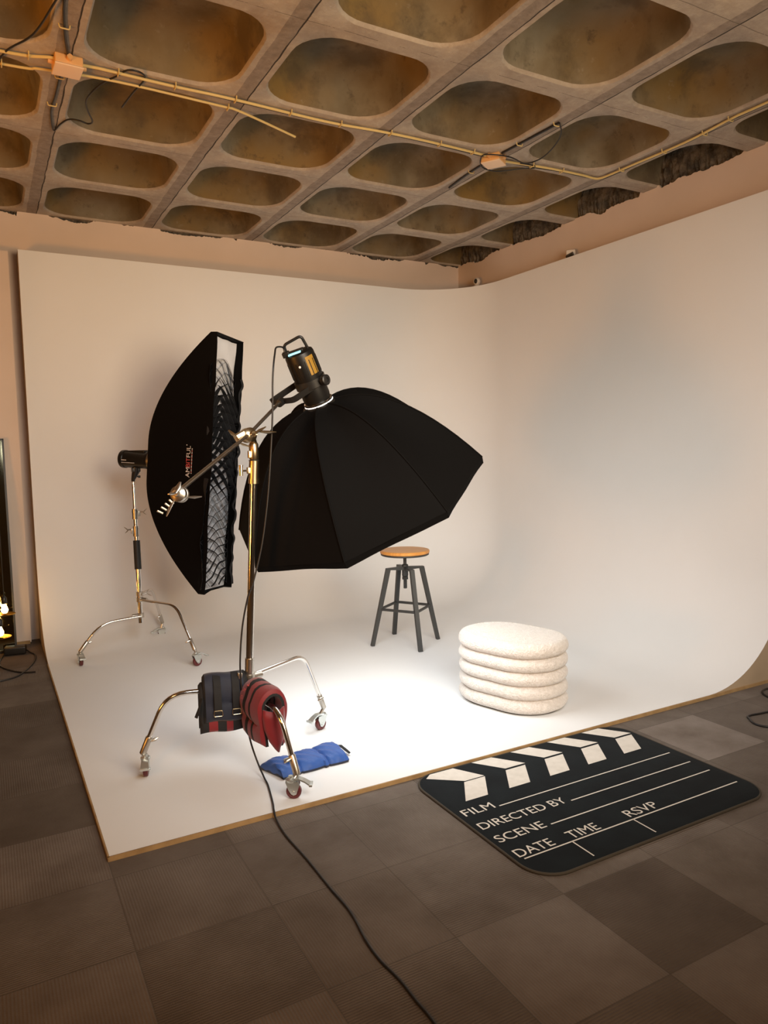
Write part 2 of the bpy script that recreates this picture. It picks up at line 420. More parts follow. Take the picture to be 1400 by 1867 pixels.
# ------------------------------------------------------------------ cyclorama
CX0, CXR, CYB, CY1, CZT, CR, FZ = .325, 4.36, 6.3, 2.752, 3.052, .7, .02
cyc = thing('cyclorama', (CX0, CY1, 0), 'white curved cyclorama backdrop filling the back corner, with raw plywood edges', 'photo backdrop')
off = V((CX0, CY1, 0))
prof = [(0, CZT)]+[(0, z_) for z_ in (2.4, 1.8, 1.2)]+[(CR-CR*math.cos(t), FZ+CR-CR*math.sin(t)) for t in [i*PI/2/20 for i in range(21)]]
path = []   # (point on wall line, inward normal)
for i in range(13): path.append((V((CX0+(CXR-CR-CX0)*i/12, CYB, 0)), V((0, -1, 0))))
for i in range(1, 21):
    t = PI/2*i/20; c = V((CXR-CR, CYB-CR, 0)); d = V((math.sin(t), math.cos(t), 0)); path.append((c+d*CR, -d))
for i in range(1, 11): path.append((V((CXR, CYB-CR-(CYB-CR-CY1)*i/10, 0)), V((-1, 0, 0))))
bm = bmesh.new(); grid = []
for p, nrm in path: grid.append([bm.verts.new(p+nrm*d+V((0, 0, z_))-off) for d, z_ in prof])
for A, B in zip(grid, grid[1:]):
    for k in range(len(prof)-1): bm.faces.new((A[k], B[k], B[k+1], A[k+1]))
fg = [[bm.verts.new(V((CX0+(CXR-CR-CX0)*i/12, CY1+(CYB-CR-CY1)*j/10, FZ))-off) for j in range(11)] for i in range(13)]
for A, B in zip(fg, fg[1:]):
    for j in range(10): bm.faces.new((A[j], B[j], B[j+1], A[j+1]))
bmesh.ops.remove_doubles(bm, verts=bm.verts[:], dist=.0006)
bmesh.ops.dissolve_degenerate(bm, edges=bm.edges[:], dist=.0005)
finish('curved_surface', bm, M_CYC, cyc)
# edges: floor edge front and left, infill boards under the curve, side and top cap
bm = bmesh.new()
def edge_box(a, b):
    a = V(a); b = V(b); box(bm, (a+b)/2-off, (abs(b.x-a.x), abs(b.y-a.y), abs(b.z-a.z)))
edge_box((CX0-.006, CY1-.006, 0.001), (CXR, CY1, FZ-.0005)); edge_box((CX0-.006, CY1-.006, 0.001), (CX0, CYB-CR, FZ-.0005))
arc = [V((CXR-CR+CR*math.sin(t), 0, FZ+CR-CR*math.cos(t))) for t in [i*PI/2/16 for i in range(17)]]
finish('plywood_edge', bm, M_EDGE, cyc, smooth=False)
bm = bmesh.new()
poly = [bm.verts.new(V((p.x, CY1+.001, p.z-.0005))-off) for p in arc]+[bm.verts.new(V((CXR, CY1+.001, CZT))-off), bm.verts.new(V((XR-.002, CY1+.001, CZT))-off), bm.verts.new(V((XR-.002, CY1+.001, .0))-off), bm.verts.new(V((CXR-CR, CY1+.001, .0))-off)]
bm.faces.new(poly); finish('infill_board', bm, M_PLY, cyc, smooth=False); bm = bmesh.new()
poly = [bm.verts.new(V((CX0+.001, CYB-CR+(p.x-(CXR-CR)), p.z-.0005))-off) for p in arc]+[bm.verts.new(V((CX0+.001, CYB, CZT))-off), bm.verts.new(V((CX0+.001, YB-.002, CZT))-off), bm.verts.new(V((CX0+.001, YB-.002, 0))-off), bm.verts.new(V((CX0+.001, CYB-CR, 0))-off)]
bm.faces.new(poly)
finish('infill_board', bm, M_PLY, cyc, smooth=False)
bm = bmesh.new()   # narrow ledge that closes the top to the wall
tp = [p for p, _ in path]; A_ = []
for p in tp:
    q = V((min(p.x, XR), p.y, 0)); d = [V((p.x, YB-.004, 0)), V((XR-.004, p.y, 0))]
    t = V((p.x, YB-.004, 0)) if p.x < CXR-CR+1e-4 else (V((XR-.004, p.y, 0)) if p.y < CYB-CR+1e-4 else p+(V((XR-.004, YB-.004, 0))-V((CXR-CR, CYB-CR, 0))).normalized()*0+V(((XR-.004-p.x)*min(1, (p.x-(CXR-CR))/.35), (YB-.004-p.y)*min(1, (p.y-(CYB-CR))/.35), 0)))
    A_.append((bm.verts.new(V((p.x, p.y, CZT))-off), bm.verts.new(V((t.x, t.y, CZT))-off)))
for a, b in zip(A_, A_[1:]): bm.faces.new((a[0], b[0], b[1], a[1]))
finish('top_ledge', bm, M_EDGE, cyc, smooth=False)

# ------------------------------------------------------------------ octagonal softbox
Rr, Dp, SP = .684, .5324, 6.938
AP = OC-ON*Dp
MW = axis_matrix(AP, -ON, cr)         # local Z = back of the head, X = right in the picture
rootm = MW.to_3x3()
octa = thing('octagonal_softbox', AP, 'large black octagonal softbox hanging from the boom and facing down', 'softbox', rot=rootm)
inv = MW.inverted()
a_ = ON.cross(V((0, 1, 0))).normalized(); b_ = ON.cross(a_)
def rib_pt(k, t, out=0):
    ang = SP+k*PI/4; d = a_*math.cos(ang)+b_*math.sin(ang)
    return OC-ON*Dp*(1-t**2.1)+d*(.076+(Rr-.076)*t+out)
bm = bmesh.new(); NU, NV = 18, 10
for k in range(8):
    g_ = []
    for i in range(NU+1):
        t = i/NU; A0, B0 = rib_pt(k, t), rib_pt(k+1, t); row = []
        for j in range(NV+1):
            s = j/NV; p = A0.lerp(B0, s)
            inw = (OC-ON*Dp*(1-t**2.1)-p); sag = .035*math.sin(PI*s)*math.sin(PI*min(1, t*1.02))**.8
            p = p+inw.normalized()*sag+ON*sag*.6
            row.append(bm.verts.new(inv @ p))
        g_.append(row)
    for A, B in zip(g_, g_[1:]):
        for j in range(NV): bm.faces.new((A[j], A[j+1], B[j+1], B[j]))
finish('fabric_shell', bm, M_FABRIC, octa)
bm = bmesh.new()  # rim lip
for k in range(8):
    A0, B0 = rib_pt(k, 1), rib_pt(k+1, 1); prev = None
    for j in range(9):
        s = j/8; p = A0.lerp(B0, s); inn = (OC-p).normalized()
        w_ = .006*math.sin(PI*s)+.003*math.sin(9*s+k*2)
        c = [inv @ (p+inn*w_), inv @ (p+ON*.035+inn*(.004+w_)), inv @ (p+ON*.035+inn*.03), inv @ (p+ON*.004+inn*.028)]
        cur = [bm.verts.new(q) for q in c]
        if prev:
            for q in range(3): bm.faces.new((prev[q], cur[q], cur[q+1], prev[q+1]))
        prev = cur
finish('rim_band', bm, M_FABRIC, octa)
bm = bmesh.new()
vs = [bm.verts.new(inv @ (rib_pt(k, 1, -.02)-ON*.01)) for k in range(8)]; bm.faces.new(vs)
finish('diffuser', bm, M_DIFF, octa, smooth=False)
bm = bmesh.new()
for k in range(8): tube(bm, [inv @ (rib_pt(k, i/14)+(rib_pt(k, i/14)-OC).normalized()*.001) for i in range(15)], .0045, 8)
finish('rib_seam', bm, M_FABRIC, octa)
bm = bmesh.new(); lathe(bm, [(.072, -.034), (.088, -.032), (.090, -.006), (.080, .002), (.072, .003)], 40); finish('speed_ring', bm, M_BLACK, octa)

# ------------------------------------------------------------------ studio lamp head on the octabox
HZ = AP-ON*.006
MH = axis_matrix(HZ, -ON, cr); head = thing('studio_lamp', HZ, 'black cylindrical LED studio lamp with top handle mounted behind the octagonal softbox', 'studio light', rot=MH.to_3x3())
head.scale = (1.14, 1.14, 1.14); MH = MH @ Matrix.Scale(1.14, 4)
bm = bmesh.new()
lathe(bm, [(.050, .012), (.058, .014), (.061, .03), (.060, .085), (.054, .09), (.054, .105), (.062, .11), (.0635, .12), (.0635, .222), (.060, .232), (.050, .237), (.0, .237)], 40)
for k in range(20):
    t = 2*PI*k/20; box(bm, (.0632*math.cos(t), .0632*math.sin(t), .165), (.004, .004, .07), Matrix.Rotation(t, 3, 'Z'))
finish('lamp_body', bm, M_SHELL, head)
bm = bmesh.new(); lathe(bm, [(.050, .0), (.063, .0), (.0645, .004), (.0645, .010), (.058, .013), (.05, .013)], 40); finish('mount_ring', bm, M_CHROME, head)
bm = bmesh.new(); lathe(bm, [(.058, -.005), (.0655, -.005), (.0655, .0), (.058, .0)], 40); finish('spill_glow_ring', bm, M_LEAK, head)  # glowing ring added to show light spilling past the mount
bm = bmesh.new(); tube(bm, fillet([(-.048, .0, .232), (-.046, -.01, .282), (.038, -.01, .296), (.044, .0, .235)], .016), .0062, 12); finish('handle', bm, M_BLACK, head)
bm = bmesh.new(); box(bm, (-.012, -.03, .239), (.055, .02, .006), bevel=.002); finish('screen', bm, M_LED, head)
bm = bmesh.new()
box(bm, (-.012, -.006, .241), (.075, .03, .012), bevel=.003); box(bm, (-.05, -.012, .243), (.03, .03, .022), bevel=.003)
finish('control_block', bm, M_BLACK, head)
bm = bmesh.new()   # curved yellow label with dark word bars on the right-hand side
A = []
for i in range(9):
    t = -1.15+.62*i/8; A.append((bm.verts.new((.0648*math.cos(t), .0648*math.sin(t), .135)), bm.verts.new((.0648*math.cos(t), .0648*math.sin(t), .215))))
for a, b in zip(A, A[1:]): bm.faces.new((a[0], b[0], b[1], a[1]))
finish('side_label', bm, M_YEL, head)
bm = bmesh.new(); lathe(bm, [(0, 0), (.005, 0), (.005, .003), (0, .003)], 12, axis_matrix((-.006, -.0635, .185), (0, -1, 0), (1, 0, 0))); finish('brand_dot', bm, M_PRINTW, head)
pa = V((.8, -.6, 0)).normalized(); pc = V((0, 0, .097)); YB_ = V((1.300, 3.40, 1.738)); pd = MH.inverted() @ YB_-pc
bm = bmesh.new(); lathe(bm, [(.0545, .080), (.069, .080), (.069, .115), (.0545, .115)], 36); finish('yoke_collar', bm, M_BLACK, head)
bm = bmesh.new()
for pts in ([pc+pa*.076, pc+pa*.076+pd, pc-pa*.076+pd, pc-pa*.076],):
    P_ = fillet(pts, .02); fr = frames(P_); nrm = pa.cross(pd).normalized(); rings = []
    for p, (t, r, b) in zip(P_, fr):
        w_ = nrm; h_ = t.cross(w_).normalized()
        rings.append([bm.verts.new(p+w_*x_*.013+h_*y_*.003) for x_, y_ in ((-1, -1), (1, -1), (1, 1), (-1, 1))])
    for A, B in zip(rings, rings[1:]):
        for k in range(4): bm.faces.new((A[k], A[(k+1) % 4], B[(k+1) % 4], B[k]))
    bm.faces.new(rings[0]); bm.faces.new(rings[-1])
finish('yoke', bm, M_BLACK, head)
bm = bmesh.new(); lathe(bm, [(0, 0), (.012, 0), (.012, .008), (.022, .010), (.023, .03), (.019, .033), (.010, .033), (.009, .028), (0, .028)], 24, axis_matrix(pc+pa*.068, pa, (0, 0, 1))); finish('knob', bm, M_BLACK, head)
bm = bmesh.new(); lathe(bm, [(0, 0), (.010, 0), (.010, .016), (0, .016)], 16, axis_matrix(pc-pa*.074, -pa, (0, 0, 1))); finish('knob', bm, M_BLACK, head)
bm = bmesh.new(); lathe(bm, [(0, -.03), (.016, -.028), (.018, .004), (.012, .012), (0, .012)], 20, Matrix.Translation(pc+pd) @ (MH.to_3x3().normalized().inverted().to_4x4() @ axis_matrix((0, 0, 0), (.65, .6, .43), (0, 0, 1)))); finish('spigot_socket', bm, M_BLACK, head)

# ------------------------------------------------------------------ grip head, boom arm
def wing(bm, o, d, up, L=.045, w=.012):
    o = V(o); d = V(d).normalized(); up = V(up).normalized()
    tube(bm, [o, o+d*L*.5+up*.006, o+d*L+up*.016], [w*.45, w*.8, w*.28], 10, flat=.45)
def grip_head(bm, c, ax, arm, s=1.0):
    c = V(c); ax = V(ax).normalized(); arm = V(arm).normalized()
    lathe(bm, [(0, -.026*s), (.026*s, -.026*s), (.0285*s, -.022*s), (.0285*s, -.012*s), (.024*s, -.010*s), (.024*s, -.006*s), (.0285*s, -.004*s), (.0285*s, .012*s), (.022*s, .018*s), (.013*s, .022*s), (.011*s, .034*s), (0, .034*s)], 28, axis_matrix(c, ax, arm))
    sd = ax.cross(arm)
    box(bm, c+sd*.018*s-ax*.016*s, (.03*s, .02*s, .03*s), axis_matrix((0, 0, 0), ax, arm).to_3x3(), bevel=.004)
    wing(bm, c+ax*.034*s, arm*.9+ax*.35, ax, .055*s, .016*s); wing(bm, c+ax*.034*s, -arm*.5+ax*.5, ax, .03*s, .014*s)
AY = 3.155
aR = V((YB_.x-.005, YB_.y, YB_.z)); aP = V((1.048, 3.158, 1.573)); aL = V((.633, 2.76, 1.352))
arm_t = thing('boom_arm', aP, 'thin grey steel boom arm slanting across the top of the nearer stand', 'boom arm')
bm = bmesh.new(); rod(bm, aL-aP, V((0, 0, 0)), .0082, 14); rod(bm, V((0, 0, 0)), aR-aP, .0080, 14); finish('rod', bm, M_SATIN, arm_t)
ad = (aR-aL).normalized()
bm = bmesh.new(); grip_head(bm, aL-aP+V((.0, -.02, -.008)), (-.55, -.7, .15), ad, 1.05)
for k in range(4): box(bm, aL-aP+V((-.03-.014*k, -.02, -.035-.012*k)), (.024, .008, .008), Matrix.Rotation(.8-.1*k, 3, 'Y'), bevel=.002)
wing(bm, aL-aP+V((.03, -.02, -.02)), (.8, -.2, -.25), (0, 0, 1), .055, .015)
wing(bm, aL-aP+V((-.02, -.02, -.03)), (-.7, -.2, -.75), (.3, 0, -.5), .06, .012)
finish('grip_clamp', bm, M_CAST, arm_t)

# ------------------------------------------------------------------ roller stands
def caster(parent, base, wheel_z, lever, r=.033, wd=.022, tilt=0.):
    """fork, wheel and brake lever under the end of a leg; base is the wheel contact point (root-local), lever the horizontal direction of the pedal"""
    b = V(base); L = V(lever); L.z = 0; L.normalize(); sd = V((0, 0, 1)).cross(L)
    wc = b+V((0, 0, r)); M3 = Matrix((L, sd, V((0, 0, 1)))).transposed()
    bm = bmesh.new()
    top = wc+V((0, 0, r+.016))
    lathe(bm, [(0, -.007), (.021, -.007), (.0225, -.003), (.0225, .003), (.018, .007), (.011, .008), (.010, .018), (0, .018)], 24, Matrix.Translation(top-L*.012))
    for s in (-1, 1):
        pl = [(-.034, r+.012), (.022, r+.012), (.026, r-.004), (.012, -.010), (.0, -.014), (-.010, -.008), (-.022, .012)]
        f1 = [bm.verts.new(wc+L*x_+sd*s*(wd/2+.0035)+V((0, 0, z_))) for x_, z_ in pl]
        f2 = [bm.verts.new(wc+L*x_+sd*s*(wd/2+.0060)+V((0, 0, z_))) for x_, z_ in pl]
        bm.faces.new(f1); bm.faces.new(f2[::-1])
        for k in range(len(pl)): bm.faces.new((f1[k], f1[(k+1) % len(pl)], f2[(k+1) % len(pl)], f2[k]))
    box(bm, wc+V((0, 0, r+.012))-L*.006, (.054, wd+.012, .003), M3)
    rod(bm, wc-sd*(wd/2+.010), wc+sd*(wd/2+.010), .006, 12)
    finish('caster_fork', bm, M_ZINC, parent)
    bm = bmesh.new()
    lathe(bm, [(.008, -wd/2), (r*.62, -wd/2), (r*.66, -wd/2-.001), (r*.93, -wd/2+.001), (r, -wd/2+.005), (r, wd/2-.005), (r*.93, wd/2-.001), (r*.66, wd/2+.001), (r*.62, wd/2), (.008, wd/2)], 36, axis_matrix(wc, sd, L))
    finish('wheel', bm, M_WHEEL, parent)
    bm = bmesh.new(); P_ = [wc+L*x_+V((0, 0, z_)) for x_, z_ in ((-.006, r+.020), (.024, r+.024), (.050, r+.012), (.074, r-.004))]; rings = []
    for i, p in enumerate(P_):
        w_ = (wd+.010, wd+.008, wd+.010, wd+.016)[i]/2
        rings.append([bm.verts.new(p+sd*x_+V((0, 0, z_))) for x_, z_ in ((-w_, -.005), (w_, -.005), (w_, .002), (-w_, .002))])
    for A, B in zip(rings, rings[1:]):
        for k in range(4): bm.faces.new((A[k], A[(k+1) % 4], B[(k+1) % 4], B[k]))
    bm.faces.new(rings[0]); bm.faces.new(rings[-1])
    box(bm, P_[-1], (.014, wd+.020, .010), M3, bevel=.002)
    finish('brake_lever', bm, M_ZINC, parent)
def leg(root, pts, rad, wheel, lever, bend=.07, clampdir=None):
    pts = [V(p) for p in pts]
    bm = bmesh.new(); P_ = fillet(pts, bend); tube(bm, P_, rad, 18)
    lg = finish('leg', bm, M_CHROME, root)
    e = pts[-1]; d = (pts[-1]-pts[-2]).normalized()
    bm = bmesh.new(); tube(bm, [e-d*.085, e-d*.08, e+d*.0, e+d*.004], [rad*1.1, rad*1.35, rad*1.35, rad*1.0], 16)
    cd = V(clampdir or (0, -1, 0)); c0 = e-d*.065
    rod(bm, c0, c0+cd*.03, .006, 10); tube(bm, [c0+cd*.03+V((-.016, 0, -.006)), c0+cd*.033, c0+cd*.03+V((.016, 0, .006))], [.004, .008, .004], 8)
    rod(bm, e, V(wheel)+V((0, 0, .082)), .009, 12)
    finish('leg_sleeve', bm, M_SATIN, lg)
    caster(lg, wheel, 0, lever)
    return lg

MB = V((1.040, 3.262, FZ))
st = thing('light_stand', MB, 'taller chrome light stand on three brake casters, nearest the camera, holding the boom', 'light stand')
Lo = lambda *p: V(p)-MB
def mast_at(z): return V((1.036+(z-.3)*.044, 3.262-.05*(z-.3)/1.2, z))
bm = bmesh.new(); rod(bm, mast_at(.29)-MB, mast_at(.53)-MB, .0215, 28); lathe(bm, [(0, 0), (.023, 0), (.0245, .004), (.0245, .02), (.022, .024), (0, .024)], 24, Matrix.Translation(mast_at(.285)-MB)); finish('base_column', bm, M_SATIN, st)
bm = bmesh.new(); rod(bm, mast_at(.52)-MB, mast_at(1.375)-MB, .0175, 32); finish('mast', bm, M_CHROME, st)
bm = bmesh.new(); rod(bm, mast_at(1.36)-MB, mast_at(1.455)-MB, .0225, 28); rod(bm, mast_at(1.35)-MB, mast_at(1.372)-MB, .0245, 28)
box(bm, mast_at(1.41)-MB+V((-.022, 0, 0)), (.02, .022, .03), bevel=.004)
finish('upper_collar', bm, M_BRASSTINT, st)  # chrome collar, warm reflection painted in by the brassy tint
bm = bmesh.new(); lathe(bm, [(0, 0), (.0185, 0), (.0215, .004), (.0215, .07), (.018, .078), (.012, .082), (0, .082)], 24, Matrix.Translation(mast_at(1.458)-MB)); box(bm, mast_at(1.487)-MB+V((-.02, -.004, -.004)), (.022, .02, .034), bevel=.004); finish('spigot_receiver', bm, M_BRASSTINT, st)
bm = bmesh.new(); wing(bm, mast_at(1.50)-MB+V((-.026, -.006, .02)), (-1, -.2, .05), (0, 0, 1), .055, .014); finish('wing_lock', bm, M_BRASSTINT, st)
bm = bmesh.new(); k0 = mast_at(1.41)-MB+V((-.03, 0, 0)); rod(bm, k0, k0+V((-.035, -.01, .0)), .0045, 10); rod(bm, k0+V((-.034, -.01, -.022)), k0+V((-.034, -.01, .022)), .009, 14); rod(bm, k0+V((-.034, -.01, .022)), k0+V((-.034, -.01, .026)), .010, 14, 0); finish('tee_lock', bm, M_CHROME, st)
bm = bmesh.new(); lathe(bm, [(0, 0), (.0225, 0), (.024, .001), (.024, .004), (0, .005)], 24, Matrix.Translation(mast_at(1.4535)-MB)); finish('collar_washer', bm, M_RUBBER, st)
bm = bmesh.new(); grip_head(bm, V((1.052, AY+.012, 1.57))-MB, (.25, -.9, .1), ad, 1.15)
wing(bm, V((1.095, AY-.01, 1.585))-MB, (.9, -.2, -.25), (0, -.2, 1), .075, .022); wing(bm, V((.99, AY+.0, 1.56))-MB, (-.5, -.2, .35), (-.5, 0, .6), .035, .018)
rod(bm, mast_at(1.535)-MB, V((1.075, AY+.03, 1.56))-MB, .012, 14)
box(bm, V((1.012, AY+.012, 1.565))-MB, (.05, .045, .035), Matrix.Rotation(-.5, 3, 'Y'), bevel=.006)
finish('grip_head', bm, M_BRASSTINT, st)
for z_, d_ in ((.435, (.9, .3, 0)), (.395, (-1, .1, 0)), (.365, (.1, -1, 0))):
    bm = bmesh.new(); m_ = mast_at(z_)-MB; d_ = V(d_).normalized()
    lathe(bm, [(.021, -.020), (.027, -.018), (.027, .018), (.021, .020)], 24, Matrix.Translation(m_))
    tube(bm, [m_+d_*.015, m_+d_*.07], [.019, .0155], 16)
    finish('leg_collar', bm, M_CAST, st)
bm = bmesh.new(); k0 = mast_at(.445)-MB; box(bm, k0+V((-.055, -.02, .0)), (.022, .02, .055), Matrix.Rotation(.15, 3, 'Y'), bevel=.003); rod(bm, k0, k0+V((-.05, -.018, 0)), .007, 12); finish('column_lock', bm, M_SATIN, st)
bm = bmesh.new(); box(bm, k0+V((.03, .0, -.10)), (.02, .02, .03), bevel=.006); finish('lower_lock', bm, M_SATIN, st)
leg(st, [Lo(1.045, 3.27, .437), Lo(1.385, 3.42, .452), Lo(1.512, 3.468, .135)], .0105, V((1.490, 3.466, FZ))-MB, (-.95, -.3, 0), .07, (-.3, -.9, .1))
leg(st, [Lo(1.03, 3.262, .397), Lo(.672, 3.328, .398), Lo(.566, 3.378, .128)], .0115, V((.575, 3.374, FZ))-MB, (-.25, -.97, 0), .09, (.9, -.4, .1))
leg(st, [Lo(1.04, 3.25, .367), Lo(1.055, 2.90, .385), Lo(1.100, 2.828, .120)], .0120, V((1.082, 2.822, FZ))-MB, (.85, -.5, 0), .085, (-.9, -.3, .1))

FB = V((.952, 5.47, FZ))
fs = thing('light_stand', FB, 'farther chrome light stand with a black foam grip, behind the strip softbox', 'light stand')
Lf = lambda *p: V(p)-FB
def fm(z): return V((.949+.012*(z-.3), 5.47+.14*(z-.3)/1.2, z))
bm = bmesh.new(); rod(bm, fm(.26)-FB, fm(.66)-FB, .0185, 24); finish('base_column', bm, M_CHROME, fs)
bm = bmesh.new(); rod(bm, fm(.65)-FB, fm(.86)-FB, .0245, 24); finish('foam_grip', bm, M_RUBBER, fs)
bm = bmesh.new(); rod(bm, fm(.86)-FB, fm(1.04)-FB, .0155, 24); rod(bm, fm(1.03)-FB, fm(1.27)-FB, .0120, 20); rod(bm, fm(1.26)-FB, fm(1.31)-FB, .006, 12); finish('mast', bm, M_CHROME, fs)
for z_, s in ((.93, -1), (1.055, 1)):
    bm = bmesh.new(); c0 = fm(z_)-FB; rod(bm, c0-V((0, 0, .04)), c0+V((0, 0, .035)), .0215, 24); rod(bm, c0+V((0, 0, .01)), c0+V((0, 0, .018)), .024, 24)
    box(bm, c0+V((s*.026, 0, .0)), (.02, .02, .04), bevel=.003)
    rod(bm, c0+V((s*.03, 0, .01)), c0+V((s*.055, -.01, .012)), .005, 10)
    wing(bm, c0+V((s*.055, -.01, .005)), (s*.4, 0, .9), (s, 0, 0), .032, .012); wing(bm, c0+V((s*.055, -.01, .010)), (s*.3, 0, -.9), (s, 0, 0), .022, .012)
    finish('mast_clamp', bm, M_SATIN, fs)
for z_, d_ in ((.43, (.7, -.7, 0)), (.47, (.3, .9, 0)), (.315, (-1, 0, 0))):
    bm = bmesh.new(); m_ = fm(z_)-FB; d_ = V(d_).normalized()
    lathe(bm, [(.0185, -.018), (.0235, -.016), (.0235, .016), (.0185, .018)], 24, Matrix.Translation(m_)); tube(bm, [m_+d_*.012, m_+d_*.06], [.0165, .0135], 16)
    finish('leg_collar', bm, M_CAST, fs)
bm = bmesh.new(); k0 = fm(.46)-FB; rod(bm, k0, k0+V((.05, .0, .01)), .006, 10); wing(bm, k0+V((.05, 0, .01)), (.5, 0, -.6), (1, 0, 0), .03, .012); wing(bm, k0+V((.05, 0, .01)), (.0, 0, .8), (1, 0, 0), .025, .012); finish('column_lock', bm, M_SATIN, fs)
leg(fs, [Lf(.952, 5.46, .43), Lf(1.135, 5.15, .425), Lf(1.215, 4.995, .130)], .0105, V((1.225, 4.975, FZ))-FB, (.9, .3, 0), .08, (-.8, -.3, .1))
leg(fs, [Lf(.952, 5.47, .47), Lf(1.085, 5.72, .455), Lf(1.180, 5.865, .150)], .0105, V((1.168, 5.857, FZ))-FB, (-.95, .1, 0), .07, (-.5, -.6, .1))
leg(fs, [Lf(.949, 5.45, .313), Lf(.665, 5.43, .300), Lf(.520, 5.418, .120)], .0105, V((.522, 5.417, FZ))-FB, (.1, -1, 0), .12, (.8, .3, .1))

# ------------------------------------------------------------------ strobe and strip softbox
SC_, Sn, Sw, Su = V((1.49, 5.044, 1.401)), V((.70, -.711, -.068)).normalized(), V((.709, .703, -.053)), V((.085, -.011, .996))
Sw = (Sw-Sn*Sw.dot(Sn)).normalized(); Su = Sn.cross(Sw); Su = Su if Su.z > 0 else -Su
SW, SH, SD = .378, 1.785, .59
sap = SC_-Sn*SD
MS = Matrix((Sw, Su, Sn)).transposed().to_4x4(); MS.translation = SC_
if MS.to_3x3().determinant() < 0: MS = Matrix((-Sw, Su, Sn)).transposed().to_4x4(); MS.translation = SC_; SX = -1
else: SX = 1
# local frame: x = SX*width (camera side is -w), y up, z outwards
sbx = thing('strip_softbox', SC_, 'tall narrow black strip softbox with a sagging honeycomb grid', 'softbox', rot=MS.to_3x3())
def lw(w_, u_, n_): return V((SX*w_, u_, n_))
def strip_prof(s): return .052+(SW/2-.052)*s, .085+(SH/2-.085)*s, -.05-(SD-.05)*(1-s**1.85)
bm = bmesh.new(); NS = 26; loops = []
for i in range(NS+1):
    s = i/NS; w_, u_, n_ = strip_prof(s)
    loops.append([(-w_, -u_, n_), (w_, -u_, n_), (w_, u_, n_), (-w_, u_, n_)])
for side in range(4):
    rows = []
    for lp in loops:
        a, b = V(lp[side]), V(lp[(side+1) % 4]); row = []
        nd = 14 if side % 2 else 6
        for j in range(nd+1):
            p = a.lerp(b, j/nd); row.append(bm.verts.new(lw(*p)))
        rows.append(row)
    for A, B in zip(rows, rows[1:]):
        for j in range(len(A)-1): bm.faces.new((A[j], B[j], B[j+1], A[j+1]))
# front lip, 3 cm deep, slightly wavy
lipw = []
def lip(bm, w0, u0, n0, w1, u1, n1):
    N = 28 if abs(u1-u0) > .5 else 8
    rows = []
    for j in range(N+1):
        t = j/N; p = V((w0, u0, n0)).lerp(V((w1, u1, n1)), t)
        wob_ = (.006*math.sin(17*t+3*w0)+.004*math.sin(41*t)) if abs(u1-u0) > .5 else 0
        sag_ = .028*math.sin(PI*t) if (abs(u1-u0) < .5 and u0 < 0) else 0
        o_ = V((p.x, p.y+sag_*.4, p.z-.051)); q = V((p.x+wob_, p.y+sag_, p.z))
        rows.append([bm.verts.new(lw(*o_)), bm.verts.new(lw(*q)), bm.verts.new(lw(q.x*.975, q.y*.994, q.z)), bm.verts.new(lw(o_.x*.97, o_.y*.993, o_.z))])
    for A, B in zip(rows, rows[1:]):
        for k in range(3): bm.faces.new((A[k], B[k], B[k+1], A[k+1]))
hw, hu = SW/2, SH/2
for c in ((-hw, -hu, 0, -hw, hu, 0), (hw, -hu, 0, hw, hu, 0), (-hw, hu, 0, hw, hu, 0), (-hw, -hu, 0, hw, -hu, 0)): lip(bm, *c)
finish('fabric_shell', bm, M_FABRIC, sbx)
bm = bmesh.new()
rows = []
for i in range(31):
    row = []
    for j in range(9):
        w_ = -hw*.97+2*hw*.97*j/8; u_ = -hu*.985+2*hu*.985*i/30
        row.append(bm.verts.new(lw(w_, u_, -.060-.008*math.sin(j*2.1)*math.sin(i*.9))))
    rows.append(row)
for A, B in zip(rows, rows[1:]):
    for j in range(8): bm.faces.new((A[j], A[j+1], B[j+1], B[j]))
finish('diffuser', bm, M_WHITEF, sbx)
# honeycomb grid: crossed strips of black fabric, dropped at the top, twisted along the height
bm = bmesh.new()
GU0, GU1 = -hu*.965, hu*.74
def gpt(a, b):
    """a 0..1 across, b 0..1 from bottom to top -> point and depth direction"""
    w_ = -hw*.95+2*hw*.95*a
    top = GU1+.11*math.sin(PI*min(1, a*1.05))-.05*a
    u_ = GU0+(top-GU0)*b
    w_ += .010*math.sin(23*b+2*a)+.006*math.sin(51*b)
    u_ += .012*math.sin(9*a+14*b)
    tw = 2.3 if b > .93 else (2.3-(.93-b)/.10*2.6 if b > .83 else (-.3 if b > .50 else (-.3+(.50-b)/.12*2.6 if b > .38 else 2.3)))   # how far the cells lean
    if b < .12: tw = 1.5
    d = V((-tw*.75, -.25*math.sin(8*b), 1)).normalized()
    z0 = -.046+.004*math.sin(20*b+5*a)
    return V((w_, u_, z0)), d
NA, NB = 3, 23
def ribbon(P_):
    prev = None
    for p, d in P_:
        t = V((.0016, 0, 0)); q = p+d*.034
        cur = [bm.verts.new(lw(*(p-t))), bm.verts.new(lw(*(p+t))), bm.verts.new(lw(*(q+t))), bm.verts.new(lw(*(q-t)))]
        if prev:
            for k in range(4): bm.faces.new((prev[k], prev[(k+1) % 4], cur[(k+1) % 4], cur[k]))
        prev = cur
for sgn in (1, -1):
    for k in range(-NA*2, NB+NA*2):
        P_ = []
        for j in range(17):
            a = j/16; b = (k+sgn*(a-.5)*NA*1.0+.5)/NB
            if -.001 <= b <= 1.001: P_.append(gpt(a, b))
        if len(P_) > 1: ribbon(P_)
for a in (0, .0001, 1): ribbon([gpt(a, i/60) for i in range(61)])
ribbon([gpt(j/16, 1) for j in range(17)])
finish('honeycomb_grid', bm, M_WEB, sbx)
